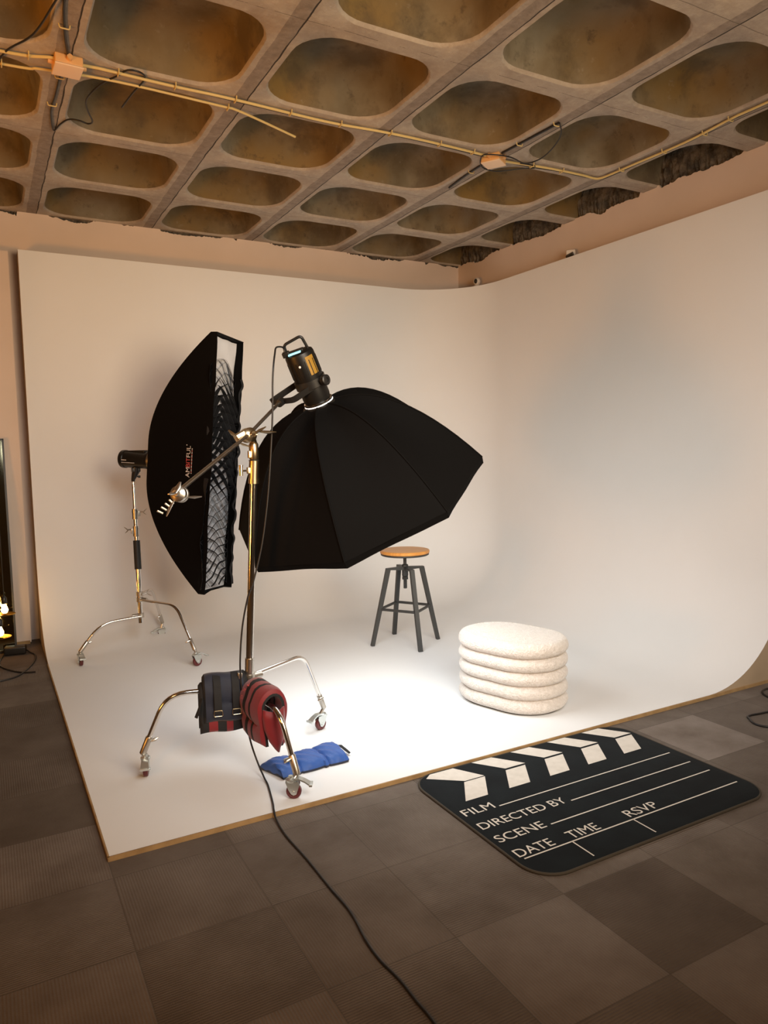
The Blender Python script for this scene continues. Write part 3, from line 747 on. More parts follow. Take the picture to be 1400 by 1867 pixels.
# bunched fabric edge of the fallen grid
bm = bmesh.new()
P_ = [lw(hw*.97+.010*math.sin(i*1.3)+.006*math.sin(i*2.9), hu*.70-i*.048, -.004+.010*math.sin(i*1.9)) for i in range(32)]
tube(bm, spline(P_, 4), .012, 8, flat=.6); finish('grid_edge_tape', bm, M_WEB, sbx)
# logo on the camera-side panel
s0 = .86
w0, u0, n0 = strip_prof(s0); w1, u1, n1 = strip_prof(s0+.02)
tg = (lw(-w1, 0, n1)-lw(-w0, 0, n0)).normalized(); upv = V((0, 1, 0)); nr = tg.cross(upv).normalized()
if nr.dot(lw(-1, 0, -.3)) < 0: nr = -nr
# baseline on the right (towards the lip), letters read upwards
orig = lw(-w0, -.098, n0)+nr*.006
ML = Matrix((upv, -tg, upv.cross(-tg))).transposed().to_4x4(); ML.translation = orig+tg*.015
bm = bmesh.new()
for s_, x0_, w_, mi in (('AM', 0, .068, 0), ('BIT', .072, .062, 1), ('FUL', .138, .078, 0)):
    text_mesh(bm, s_, ML @ Matrix.Translation((x0_, 0, 0)), w_, .034, .001, mi)
lathe(bm, [(.0, 0), (.004, 0), (.004, .001), (0, .001)], 10, ML @ Matrix.Translation((.222, .034, 0)))
for i in range(22): box(bm, ML @ V((.03+i*.008, -.014, .001)), (.0055, .0009, .006), ML.to_3x3().to_4x4().to_3x3() @ Matrix.Rotation(PI/2, 3, 'X'), mi=i % 3 == 1)
finish('logo_print', bm, [M_PRINTW, M_PRINTR], sbx, smooth=False)

bx = -Sn
sh = thing('studio_strobe', sap, 'black studio strobe head on the farther stand, behind the strip softbox', 'studio light')
bm = bmesh.new(); lathe(bm, [(0, .255), (.052, .253), (.064, .245), (.066, .235), (.066, .215), (.062, .21), (.062, .04), (.066, .03), (.066, .008), (.055, .0), (0, .0)], 36, axis_matrix((0, 0, 0), bx, (0, 0, 1)))
box(bm, V(bx)*.13+V((0, 0, .058)), (.17, .05, .02), axis_matrix((0, 0, 0), (0, 0, 1), bx).to_3x3(), bevel=.006)
finish('strobe_body', bm, M_SHELL, sh)
bm = bmesh.new(); lathe(bm, [(.05, -.014), (.069, -.012), (.070, .004), (.05, .006)], 36, axis_matrix((0, 0, 0), bx, (0, 0, 1))); finish('mount_ring', bm, M_SATIN, sh)
bm = bmesh.new()
camside = V((0, 0, 1)).cross(bx).normalized()
if camside.dot(V((0, 5.5, 0))) > 0: camside = -camside
Mt = Matrix((-bx, V((0, 0, 1)), (-bx).cross(V((0, 0, 1))))).transposed().to_4x4(); Mt.translation = bx*.21+camside*.0635+V((0, 0, -.022))
for yy, n_, h_ in ((.018, 5, .006), (.0, 13, .004)):
    for i in range(n_): box(bm, Mt @ V((i*.0085, yy, 0)), (.0062, h_, .001), Mt.to_3x3())
finish('printed_marking', bm, M_PRINTW, sh, smooth=False)
top_m = fm(1.31)
bm = bmesh.new(); tube(bm, [bx*.14+V((0, 0, -.055)), bx*.14+V((0, 0, -.085)), top_m-sap+V((0, 0, -.005)), top_m-sap+V((0, 0, -.02))], [.030, .028, .014, .013], 20)
box(bm, bx*.14+V((0, 0, -.075)), (.06, .05, .03), bevel=.006); rod(bm, top_m-sap+V((0, 0, .02)), top_m-sap+V((.04, -.01, .015)), .005, 10); rod(bm, top_m-sap+V((.035, -.01, .015)), top_m-sap+V((.05, -.01, .015)), .009, 12)
finish('mounting_bracket', bm, M_BLACK, sh)

# ------------------------------------------------------------------ stool
SB = V((2.754, 4.718, FZ)); stool = thing('bar_stool', SB, 'swivel bar stool with a round wooden seat and dark steel legs', 'stool')
feet = [(2.490, 4.768), (2.801, 4.985), (2.712, 4.440), (3.012, 4.672)]
zt = .715
bm = bmesh.new(); lathe(bm, [(0, zt-.026), (.18, zt-.026), (.187, zt-.020), (.187, zt-.006), (.182, zt), (0, zt)], 56); finish('seat', bm, M_WOOD, stool)
bm = bmesh.new(); lathe(bm, [(0, zt-.040), (.175, zt-.040), (.182, zt-.036), (.182, zt-.0265), (0, zt-.0265)], 56); finish('seat_plate', bm, M_STEEL, stool)
bm = bmesh.new(); rod(bm, (0, 0, zt-.04), (0, 0, .46), .0125, 20)
P_ = []; 
tube(bm, [V((.0135*math.cos(t), .0135*math.sin(t), .42+.16*t/(2*PI*16))) for t in [i*2*PI/10 for i in range(161)]], .0022, 6)
rod(bm, (0, 0, .42), (0, 0, .58), .0122, 16)
finish('screw_spindle', bm, M_STEEL, stool)
bm = bmesh.new(); lathe(bm, [(.014, .515), (.022, .515), (.024, .52), (.024, .60), (.018, .605), (.014, .605)], 24); lathe(bm, [(.014, .49), (.026, .49), (.026, .51), (.014, .51)], 6); finish('hub', bm, M_STEEL, stool)
def bar(bm, pts, w_, h_, side):
    P_ = [V(p) for p in pts]; fr = frames(P_); rings = []; side = V(side).normalized()
    for i, (p, (t, r, b)) in enumerate(zip(P_, fr)):
        n_ = t.cross(side).normalized()
        k = 1
        if 0 < i < len(P_)-1:
            c = (P_[i]-P_[i-1]).normalized().dot((P_[i+1]-P_[i]).normalized()); k = 1/max(.5, math.sqrt((1+c)/2))
        rings.append([bm.verts.new(p+side*x_*w_/2+n_*y_*h_/2*k) for x_, y_ in ((-1, -1), (1, -1), (1, 1), (-1, 1))])
    for A, B in zip(rings, rings[1:]):
        for k in range(4): bm.faces.new((A[k], A[(k+1) % 4], B[(k+1) % 4], B[k]))
    bm.faces.new(rings[0]); bm.faces.new(rings[-1])
rest = []
for fx_, fy_ in feet:
    d = V((fx_-SB.x, fy_-SB.y, 0)); D = d.normalized(); side = V((0, 0, 1)).cross(D)
    bm = bmesh.new(); T_ = D*.135+V((0, 0, .575)); F_ = d+V((0, 0, .0))
    bar(bm, [D*.018+V((0, 0, .575)), T_, F_], .03, .026, side)
    finish('leg', bm, M_STEEL, stool, smooth=False)
    t = (.575-.275)/.575; rest.append((T_+(F_-T_)*t, T_))
order = sorted(range(4), key=lambda i: math.atan2(feet[i][1]-SB.y, feet[i][0]-SB.x))
bm = bmesh.new()
for i in range(4):
    a = rest[order[i]][0]; b = rest[order[(i+1) % 4]][0]; rod(bm, a, b, .0105, 12)
finish('footrest', bm, M_STEEL, stool)

# ------------------------------------------------------------------ ottoman
OB = V((2.640, 3.300, FZ)); OA = -1.268; OL, OW, OH = .656, .483, .385
ott = thing('ottoman', OB, 'cream boucle ottoman of five stacked oval rolls, on the white backdrop floor', 'ottoman')
def stad(inset, n=96):
    out = []; L_, R_ = (OL-OW)/2, OW/2-inset; per = 4*L_+2*PI*R_
    for i in range(n):
        s = per*i/n
        if s < 2*L_: p = (-L_+s, -R_)
        elif s < 2*L_+PI*R_: t = (s-2*L_)/R_; p = (L_+R_*math.sin(t), -R_*math.cos(t))
        elif s < 4*L_+PI*R_: p = (L_-(s-2*L_-PI*R_), R_)
        else: t = (s-4*L_-PI*R_)/R_; p = (-L_-R_*math.sin(t), R_*math.cos(t))
        out.append((p[0]*math.cos(OA)-p[1]*math.sin(OA), p[0]*math.sin(OA)+p[1]*math.cos(OA)))
    return out
th = OH/5
def roll(bm, z0, z1, cap_top=False, seed=0):
    rings = []; N = 14
    for i in range(N+1):
        t = i/N; e = abs(2*t-1)**2.3; ins = .034*e*(.55 if t > .5 and cap_top else 1)
        z_ = z0+(z1-z0)*t
        ww = [1+.004*math.sin(6*k/96*2*PI+seed)+.003*math.sin(14*k/96*2*PI+seed*2) for k in range(96)]
        rings.append([bm.verts.new((p[0]*w_, p[1]*w_, z_)) for p, w_ in zip(stad(ins), ww)])
    if cap_top:
        for ins, dz in ((.028, .003), (.040, .007), (.055, .004), (.075, .007), (.12, .012), (.18, .015), (.225, .016)):
            rings.append([bm.verts.new((p[0], p[1], z1+dz)) for p in stad(ins)])
    for A, B in zip(rings, rings[1:]):
        for k in range(96): bm.faces.new((A[k], A[(k+1) % 96], B[(k+1) % 96], B[k]))
    bm.faces.new(rings[0][::-1]); bm.faces.new(rings[-1])
for i in range(5):
    bm = bmesh.new(); h0 = .006+th*i; roll(bm, h0, h0+th+.004, i == 4, i*1.7); finish('padded_roll' if i < 4 else 'lid_cushion', bm, M_BOUCLE, ott)
bm = bmesh.new(); r0 = [bm.verts.new((p[0], p[1], 0)) for p in stad(.04)]; r1 = [bm.verts.new((p[0], p[1], .012)) for p in stad(.03)]
for k in range(96): bm.faces.new((r0[k], r0[(k+1) % 96], r1[(k+1) % 96], r1[k]))
bm.faces.new(r0[::-1]); bm.faces.new(r1); finish('base_plate', bm, M_RUBBER, ott)
bm = bmesh.new(); lathe(bm, [(0, 0), (.006, 0), (.005, .004), (0, .005)], 12, axis_matrix((.205, -.17, .075), (.6, -.8, 0), (0, 0, 1))); finish('button', bm, M_GREYF, ott)

# ------------------------------------------------------------------ clapperboard mat
MT = V((2.24, 2.295, .0)); mt = thing('floor_mat', MT, 'black rectangular floor mat printed like a film clapperboard, on the carpet', 'mat')
X0, X1, Y0, Y1, RC, ZM = 1.598, 2.878, 1.838, 2.742, .125, .012
def rrect(x0, x1, y0, y1, r, n=10):
    out = []
    for cx_, cy_, a0 in ((x1-r, y1-r, 0), (x0+r, y1-r, PI/2), (x0+r, y0+r, PI), (x1-r, y0+r, 3*PI/2)):
        for i in range(n+1): t = a0+PI/2*i/n; out.append((cx_+r*math.cos(t), cy_+r*math.sin(t)))
    return out
def slab(bm, outs, zs):
    rings = [[bm.verts.new((x_-MT.x, y_-MT.y, z_)) for x_, y_ in o] for o, z_ in zip(outs, zs)]
    n = len(rings[0])
    for A, B in zip(rings, rings[1:]):
        for k in range(n): bm.faces.new((A[k], A[(k+1) % n], B[(k+1) % n], B[k]))
    bm.faces.new(rings[0][::-1]); bm.faces.new(rings[-1])
bm = bmesh.new(); slab(bm, [rrect(X0+d, X1-d, Y0+d, Y1-d, RC-d) for d in (.006, .006, .010)], (.001, ZM-.002, ZM)); finish('pile', bm, M_MATB, mt)
bm = bmesh.new(); P_ = [V((x_-MT.x, y_-MT.y, .006)) for x_, y_ in rrect(X0+.003, X1-.003, Y0+.003, Y1-.003, RC)]; P_.append(P_[0]); P_.append(P_[1]); tube(bm, P_, .0056, 8, cap=False); finish('bound_edge', bm, M_MATE, mt)
bm = bmesh.new(); ZP = ZM+.0012
def quad(pts): bm.faces.new([bm.verts.new((x_-MT.x, y_-MT.y, ZP)) for x_, y_ in pts])
for k in range(5):
    xs = 1.808+.232*k; xt = xs-.088
    if k == 0: quad([(1.668, 2.698), (1.705, 2.727), (1.832, 2.727), (1.912, 2.592), (1.805, 2.592)])
    else: quad([(xt-.012, 2.732), (xt+.105, 2.732), (xs+.115, 2.600), (xs-.002, 2.600)])
    quad([(xs-.012, 2.585), (xs+.102, 2.585), (xs+.008, 2.436), (xs-.108, 2.436)])
def hline(xa, xb, y_, w_=.0065): quad([(xa, y_-w_/2), (xb, y_-w_/2), (xb, y_+w_/2), (xa, y_+w_/2)])
hline(1.797, 2.822, 2.333); hline(2.083, 2.822, 2.216); hline(1.880, 2.822, 2.112); hline(1.633, 2.824, 1.975)
for xv in (1.862, 2.184): quad([(xv-.003, 1.862), (xv+.003, 1.862), (xv+.003, 1.974), (xv-.003, 1.974)])
for s_, x_, y_, w_ in (('FILM', 1.628, 2.330, .150), ('DIRECTED BY', 1.625, 2.212, .438), ('SCENE', 1.624, 2.104, .232), ('DATE', 1.624, 1.990, .174), ('TIME', 1.877, 1.988, .150), ('RSVP', 2.188, 1.992, .172)):
    text_mesh(bm, s_, Matrix.Translation((x_-MT.x, y_-MT.y, 0)), w_, .050, ZP)
finish('clapper_print', bm, M_MATW, mt, smooth=False)

# ------------------------------------------------------------------ ankle weights
def drape(name, parent, axis_a, axis_b, drop, thick, width_seg, mats, stripes, rad=.03, seams=(), flare=0, puff=.012, end_skew=0):
    """a padded strip folded over a leg tube: axis runs a->b, hangs down both sides"""
    a = V(axis_a); b = V(axis_b); ax = (b-a); L = ax.length; ax.normalize(); sd = V((0, 0, 1)).cross(ax).normalized()
    NS_, NW = 36, width_seg; bm = bmesh.new(); surf = []
    tot = drop*2+PI*rad
    for layer in (0, 1):
        rows = []
        for i in range(NS_+1):
            s = tot*i/NS_
            if s < drop: off_ = -sd*(rad+flare*(drop-s)/drop); z_ = -(drop-s); nn = -sd
            elif s < drop+PI*rad: t = (s-drop)/rad; off_ = -sd*rad*math.cos(t); z_ = rad*math.sin(t); nn = (-sd*math.cos(t)+V((0, 0, 1))*math.sin(t))
            else: e = s-drop-PI*rad; off_ = sd*(rad+flare*e/drop); z_ = -e; nn = sd
            row = []
            for j in range(NW+1):
                w_ = j/NW; base = a+ax*L*w_+off_+V((0, 0, z_))
                pf = thick+puff*abs(math.sin(PI*i/NS_*5))**.6*(math.sin(PI*w_)**.5)
                if j in (0, NW) or i in (0, NS_): pf = thick*.45
                base += ax*end_skew*(i/NS_-.5)*L
                base += V((0, 0, 1))*.004*math.sin(7*w_+i*.7)
                row.append(bm.verts.new(base+nn*(pf if layer else -thick*.2)))
            rows.append(row)
        surf.append(rows)
    inn, out = surf
    for rows, fl_ in ((out, 0), (inn, 1)):
        for i in range(NS_):
            for j in range(NW):
                f = bm.faces.new((rows[i][j], rows[i+1][j], rows[i+1][j+1], rows[i][j+1])); f.material_index = stripes(i/NS_, (j+.5)/NW)
    for i in range(NS_):
        for j in (0, NW): bm.faces.new((inn[i][j], inn[i+1][j], out[i+1][j], out[i][j])).material_index = stripes(i/NS_, .0)
    for j in range(NW):
        for i in (0, NS_): bm.faces.new((inn[i][j], inn[i][j+1], out[i][j+1], out[i][j])).material_index = stripes(0 if i == 0 else .999, (j+.5)/NW)
    return finish(name, bm, mats, parent)
G_AW = 'ankle weights used as ballast'
# red and black one under the navy one
lz = .398
o1 = thing('ankle_weight', (.93, 3.28, lz), 'red and black ankle weight peeking out under the navy one on the stand leg', 'ankle weight')
drape('padded_band', o1, (-.120, .018, -.004), (.075, -.017, -.004), .185, .012, 20, [M_RED, M_WEB], lambda s, w: 1 if (w < .07 or int(w*5.2) % 2 == 0 or w > .95) else 0, rad=.024, flare=.012)
bm = bmesh.new(); tube(bm, [(-.115, -.03, -.02), (-.135, -.04, -.07), (-.15, -.045, -.10)], [.008, .016, .018], 8, flat=.35); finish('velcro_tab', bm, M_WEB, o1)
o2 = thing('ankle_weight', (.93, 3.28, lz+.01), 'navy ankle weight with two black straps and metal loops, hung over a stand leg', 'ankle weight')
drape('padded_band', o2, (-.100, .020, .004), (.098, -.018, .004), .150, .014, 22, [M_NAVY, M_WEB], lambda s, w: 1 if (w < .05 or w > .93) else 0, rad=.040, flare=.014, puff=.010)
A2 = V((.9818, -.19, 0)).normalized(); S2 = V((0, 0, 1)).cross(A2)
for w_ in (-.045, .038):
    bm = bmesh.new(); rings = []
    rr_ = .064
    for i in range(22):
        s = i/21
        if s < .45: t = s/.45*PI/2; p = -S2*rr_*math.sin(t)+V((0, 0, rr_*math.cos(t)+.002))
        else: e = (s-.45)/.55; p = -S2*(rr_+.006+.010*math.sin(e*PI*.7))+V((0, 0, .0-e*.100))
        p += A2*(w_+.006)
        rings.append([bm.verts.new(p+A2*x_*.0165-S2*y_) for x_, y_ in ((-1, 0), (1, 0), (1, .005), (-1, .005))])
    for A, B in zip(rings, rings[1:]):
        for k in range(4): bm.faces.new((A[k], A[(k+1) % 4], B[(k+1) % 4], B[k]))
    bm.faces.new(rings[0]); bm.faces.new(rings[-1])
    sp_ = finish('strap', bm, M_WEB, o2)
    bm = bmesh.new(); c = -S2*(rr_+.020)+A2*(w_+.006)+V((0, 0, -.108))
    tube(bm, fillet([c-A2*.018+V((0, 0, .022)), c-A2*.020-V((0, 0, .004)), c+A2*.020-V((0, 0, .004)), c+A2*.018+V((0, 0, .022)), c-A2*.018+V((0, 0, .022))], .006, 4), .0017, 8)
    finish('strap_loop', bm, M_BRASSTINT, sp_)
# red and black one over the front leg
o3 = thing('ankle_weight', (1.046, 3.09, .375), 'red and black striped ankle weight printed 4KG, over the nearer stand front leg', 'ankle weight')
def strp(s, w):
    if w < .05: return 1
    return 1 if (.30 < w < .46 or .62 < w < .70) else 0
drape('padded_band', o3, (-.004, .120, .002), (.010, -.115, .006), .185, .020, 26, [M_RED, M_WEB], strp, rad=.044, flare=-.018, puff=.020, end_skew=.10)
bm = bmesh.new(); fr_ = []
for z_, xa, xb in ((.0, -.050, .050), (-.04, -.052, .052), (-.09, -.046, .050), (-.14, -.030, .040), (-.178, -.006, .020)):
    fr_.append([bm.verts.new((.010+xa+(xb-xa)*q/8, -.118-.022*math.sin(PI*q/8)-(.0 if z_ > -.1 else .012), z_-.002-(.012*math.sin(PI*q/8)))) for q in range(9)])
for A, B in zip(fr_, fr_[1:]):
    for q in range(8): bm.faces.new((A[q], A[q+1], B[q+1], B[q]))
ef = finish('end_flap', bm, M_RED, o3); md = ef.modifiers.new('thickness', 'SOLIDIFY'); md.thickness = .006
bm = bmesh.new()
for ch, t in (('4', .35), ('K', .72), ('G', 1.09)):
    aa = t+.25; r_ = .0835
    up_ = V((-math.sin(aa), 0, math.cos(aa))); tx_ = V((-math.cos(aa), 0, -math.sin(aa)))
    Mx = Matrix((tx_, V((0, -1, 0)), tx_.cross(V((0, -1, 0))))).transposed().to_4x4()
    if Mx.to_3x3().col[2].dot(up_) < 0: Mx = Matrix((tx_, V((0, 1, 0)), tx_.cross(V((0, 1, 0))))).transposed().to_4x4()
    Mx.translation = up_*r_+V((0, .052, 0))-tx_*.008
    text_mesh(bm, ch, Mx, .017, .026, .001)
finish('weight_print', bm, M_PRINTR, o3, smooth=False)
# blue one lying on the floor
o4 = thing('ankle_weight', (1.262, 3.11, FZ), 'bright blue padded ankle weight lying flat on the white floor by the front caster', 'ankle weight')
bm = bmesh.new()
NLx, NWx = 60, 16; tp_, bt_ = [], []
c_l = spline([(-.185, -.020, 0), (-.10, -.008, 0), (0, .0, 0), (.10, .012, 0), (.185, .012, 0)], 15)
for i in range(NLx+1):
    t = i/NLx; p = c_l[i]; d = (c_l[min(i+1, NLx)]-c_l[max(i-1, 0)]).normalized(); sd = V((-d.y, d.x, 0))
    seg_ = abs(math.sin(PI*(t*3.0)))**.4
    wid = .092-.010*(1-seg_)+(.010 if t > .6 else 0); ra, rb = [], []
    for j in range(NWx+1):
        s = j/NWx*2-1; e = (1-abs(s)**3.2)**.6 if abs(s) < 1 else 0
        endf = min(1, min(t, 1-t)*16)**.5
        h = (.020+.020*seg_)*e*endf+.004*math.sin(9*s+i*.8)*e
        sk = -.018*s if t < .05 else 0
        q = p+sd*wid*s+d*(sk)
        ra.append(bm.verts.new(q+V((0, 0, .012+h)))); rb.append(bm.verts.new(q*.985+V((0, 0, .001))))
    tp_.append(ra); bt_.append(rb)
for i in range(NLx):
    for j in range(NWx):
        bm.faces.new((tp_[i][j], tp_[i+1][j], tp_[i+1][j+1], tp_[i][j+1])); bm.faces.new((bt_[i][j], bt_[i][j+1], bt_[i+1][j+1], bt_[i+1][j])).material_index = 1
    for j in (0, NWx): bm.faces.new((tp_[i][j], tp_[i+1][j], bt_[i+1][j], bt_[i][j])).material_index = 1
for i in (0, NLx):
    for j in range(NWx): bm.faces.new((tp_[i][j], tp_[i][j+1], bt_[i][j+1], bt_[i][j])).material_index = 1
finish('padded_band', bm, [M_BLUE, M_NAVY], o4)
bm = bmesh.new(); c = V((-.125, -.055, .058))
tube(bm, fillet([c+V((0, 0, 0)), c+V((.05, .012, .004)), c+V((.045, .032, .006)), c+V((-.004, .022, .004)), c], .006, 4), .0024, 8); finish('strap_loop', bm, M_BRASSTINT, o4)
bm = bmesh.new(); box(bm, (-.098, -.040, .058), (.038, .016, .006), Matrix.Rotation(.25, 3, 'Z'), bevel=.002); finish('webbing_loop', bm, M_WEB, o4)
bm = bmesh.new(); tube(bm, [(.175, .06, .03), (.195, .04, .032), (.205, .0, .022), (.215, -.02, .012)], [.006, .010, .010, .008], 8, flat=.4); finish('velcro_tab', bm, M_WEB, o4)

# ------------------------------------------------------------------ power cable of the lamp
hp = MH @ V((-.052, -.012, .255))
air = [hp, hp+V((-.012, -.01, .020)), V((1.225, 3.25, 1.975)), V((1.190, 3.18, 1.935)), V((1.170, 3.15, 1.871)), V((1.164, 3.15, 1.798)), V((1.161, 3.15, 1.70)), V((1.151, 3.15, 1.552)), V((1.127, 3.15, 1.305)), V((1.091, 3.15, 1.082)), V((1.043, 3.15, .91)), V((1.022, 3.17, .84)), V((1.001, 3.2, .703)), V((.985, 3.2, .56)), V((.984, 3.2, .45)), V((.992, 3.175, .30)), V((1.004, 3.16, .18)), V((1.02, 3.12, .09)), V((1.028, 3.05, .035)), V((1.022, 2.98, FZ+.005)), V((.985, 2.82, FZ+.005)), V((.966, 2.754, FZ+.006)), V((.958, 2.70, .008)), V((.950, 2.58, .005)), V((.957, 2.38, .005)), V((.957, 2.19, .005)), V((.960, 2.03, .005)), V((.941, 1.89, .005)), V((.936, 1.795, .005)), V((.946, 1.686, .005)), V((.946, 1.593, .005)), V((.947, 1.50, .005)), V((.93, 1.2, .005)), V((.80, .7, .005))]
bm = bmesh.new(); tube(bm, spline(air, 8), .0042, 10); tag(finish('power_cable', bm, M_CABLE), 'long black power cable running from the lamp head down the stand and across the carpet', 'cable')

# ------------------------------------------------------------------ left corner: mirror, pendants, adapter
mr = thing('leaning_mirror', (.15, 6.17, 0), 'tall black framed mirror leaning on the back wall at the left', 'mirror')
MA = math.atan2(.17, 1.62); MR = Matrix.Rotation(-MA, 3, 'X'); MWd, MHt = .80, 1.635
bm = bmesh.new(); fw = .014
for c, s in (((-fw/2, 0, MHt/2), (fw, .022, MHt)), ((-MWd+fw/2, 0, MHt/2), (fw, .022, MHt)), ((-MWd/2, 0, fw/2), (MWd, .022, fw)), ((-MWd/2, 0, MHt-fw/2), (MWd, .022, fw))): box(bm, MR @ V(c), s, MR)
finish('frame', bm, M_FRAME, mr, smooth=False)
bm = bmesh.new(); box(bm, MR @ V((-MWd/2, .0, MHt/2)), (MWd-fw*1.6, .006, MHt-fw*1.6), MR); finish('mirror_glass', bm, M_MIRROR, mr, smooth=False)
g = G('amber glass'); g.b.inputs['Base Color'].default_value = (1, .72, .32, 1); g.b.inputs['Roughness'].default_value = .04; g.b.inputs['Transmission Weight'].default_value = 1; g.b.inputs['IOR'].default_value = 1.25; M_AMBER = g.M
for lx, ly, lz_, lab in ((.078, 5.93, .372, 'upper of two lit pendant bulbs with gold dishes by the mirror'), (.040, 5.80, .236, 'lower of two lit pendant bulbs with gold dishes by the mirror')):
    t = thing('pendant_lamp', (lx, ly, lz_), lab, 'pendant lamp', 'pendant lamps by the mirror')
    bm = bmesh.new(); tube(bm, [(0, 0, .105), (0, 0, ZC-lz_)], .0028, 8); finish('cord', bm, M_CABLE, t)
    bm = bmesh.new(); lathe(bm, [(0, .05), (.017, .05), (.020, .06), (.018, .092), (.008, .108), (0, .108)], 20); finish('socket', bm, M_BLACK, t)
    bm = bmesh.new(); lathe(bm, [(0, -.022), (.014, -.018), (.022, -.006), (.024, .006), (.018, .026), (.011, .042), (.010, .052), (0, .052)], 24); finish('bulb', bm, M_BULB, t)
    bm = bmesh.new(); lathe(bm, [(.020, -.040), (.068, -.030), (.072, -.026), (.070, -.024), (.020, -.036)], 36); lathe(bm, [(0, -.040), (.02, -.040), (.02, -.036), (0, -.036)], 24); finish('dish', bm, M_GOLD, t)
light('pendant_glow', 'POINT', (.03, 6.10, .42), (1, .42, .09), 1.6, .03)
ad_ = thing('power_adapter', (.135, 6.08, 0), 'black power adapter brick with looping cable on the carpet by the mirror', 'power adapter')
bm = bmesh.new(); box(bm, (0, 0, .035), (.15, .085, .06), Matrix.Rotation(-.15, 3, 'Z'), bevel=.012); finish('adapter_body', bm, M_BLACK, ad_)
bm = bmesh.new(); tube(bm, spline([(.07, -.01, .03), (.10, -.05, .012), (.125, -.11, .006), (.12, -.25, .006), (.08, -.42, .006), (.0, -.62, .006), (-.10, -.69, .006), (-.3, -.72, .006)], 8), .006, 8)
tube(bm, spline([(-.06, .0, .02), (-.10, -.10, .006), (-.11, -.30, .006), (-.05, -.46, .006), (.02, -.56, .006), (.10, -.60, .0015+.006)], 8), .006, 8)
finish('adapter_cable', bm, M_CABLE, ad_)

# right edge: coiled cable
bm = bmesh.new()
tube(bm, spline([(4.30, 2.66, .006), (4.05, 2.665, .010), (3.965, 2.60, .006), (3.98, 2.53, .006), (4.10, 2.50, .006), (4.30, 2.55, .006), (4.36, 2.50, .006), (4.1, 2.44, .006), (3.75, 2.435, .006), (3.60, 2.452, .006), (3.555, 2.42, .006), (3.515, 2.355, .006), (3.55, 2.29, .006), (3.72, 2.22, .006), (3.95, 2.18, .006)], 8), .0058, 10)
tag(finish('coiled_cable', bm, M_CABLE), 'black cable looping on the carpet at the right edge, past the mat', 'cable')

# ------------------------------------------------------------------ security cameras on the ledge
def sec_cam(loc, face, lab, tilt, mode):
    f = V(face).normalized(); t = thing('security_camera', loc, lab, 'camera', 'security cameras on the backdrop ledge')
    if mode == 0:
        bm = bmesh.new(); lathe(bm, [(0, 0), (.030, 0), (.034, .006), (.031, .050), (.026, .056), (0, .056)], 28); finish('base', bm, M_WHITEP, t)
        bm = bmesh.new(); prof_ = [(0, .052)]+[(.036*math.sin(a), .090-.038*math.cos(a)) for a in [PI*(.15+.85*i/12) for i in range(12)]]+[(0, .128)]
        lathe(bm, prof_, 28); finish('camera_head', bm, M_WHITEP, t)
        c = V((0, 0, .092))+f*.022
        bm = bmesh.new(); lathe(bm, [(0, 0), (.024, 0), (.022, .012), (.014, .018), (0, .019)], 24, axis_matrix(c, f, (0, 0, 1)) @ Matrix.Scale(.75, 4, V((0, 1, 0)))); finish('lens_face', bm, M_BLACK, t)
    else:
        R_ = Matrix.Rotation(math.atan2(f.y, f.x), 3, 'Z')
        bm = bmesh.new(); box(bm, (0, 0, .045), (.045, .075, .07), R_, bevel=.008); box(bm, (0, 0, .006), (.05, .05, .012), R_, bevel=.003); finish('base', bm, M_WHITEP, t)
        bm = bmesh.new(); box(bm, V((0, 0, .018))+f*.040, (.05, .062, .05), R_ @ Matrix.Rotation(.5, 3, 'Y') @ Matrix.Rotation(.4, 3, 'X'), bevel=.005); finish('lens_face', bm, M_BLACK, t)
        bm = bmesh.new(); box(bm, V((0, 0, -.006))+f*.055, (.02, .05, .012), R_, bevel=.003); finish('lower_lip', bm, M_WHITEP, t)
sec_cam((4.435, 6.085, CZT+.001), (-.85, -.6, -.1), 'white dome security camera with black lens nearest the room corner', 0, 0)
sec_cam((4.445, 4.76, CZT+.001), (-.75, -.65, 0), 'small white and black boxy camera further along the right ledge', 0, 1)

# ------------------------------------------------------------------ ceiling services
ZD = ZC-.014
def run(name, pts, r, material, label, cat, clips=(), group=None, n=6, extra=None):
    t = thing(name, pts[0], label, cat, group); o0 = V(pts[0])
    bm = bmesh.new(); tube(bm, [p-o0 for p in (spline(pts, n) if n else fillet(pts, .03))], r, 10); finish('line', bm, material, t)
    if extra:
        bm = bmesh.new(); tube(bm, [p-o0 for p in spline(extra, n or 4)], .0045, 8); finish('clipped_wire', bm, M_CABLE, t)
    for c, d in clips:
        bm = bmesh.new(); d = V(d).normalized(); s = V((-d.y, d.x, 0)); c = V(c)-o0
        tube(bm, fillet([c-s*.024+V((0, 0, .012)), c-s*.020-V((0, 0, .010)), c+s*.020-V((0, 0, .010)), c+s*.024+V((0, 0, .012))], .006, 3), .0032, 6)
        finish('pipe_clip', bm, M_COND, t)
    return t
zc = ZD
c1 = [(-1.0, 3.99, zc), (.0, 3.975, zc), (.18, 3.973, zc), (.30, 3.962, zc), (.40, 3.93, zc), (.47, 3.945, zc), (.60, 3.935, zc), (.685, 3.938, zc), (.955, 3.95, zc), (1.277, 3.950, zc), (1.836, 3.975, zc), (2.205, 3.950, zc), (2.555, 3.947, zc), (2.95, 3.965, zc), (3.05, 3.985, zc), (3.175, 3.985, zc), (3.484, 3.952, zc), (3.775, 3.946, zc), (3.905, 3.955, zc), (3.945, 3.935, zc), (3.957, 3.86, zc), (3.962, 3.665, zc), (3.975, 3.246, zc), (3.935, 2.876, zc), (3.935, 2.666, zc), (3.93, 1.2, zc)]
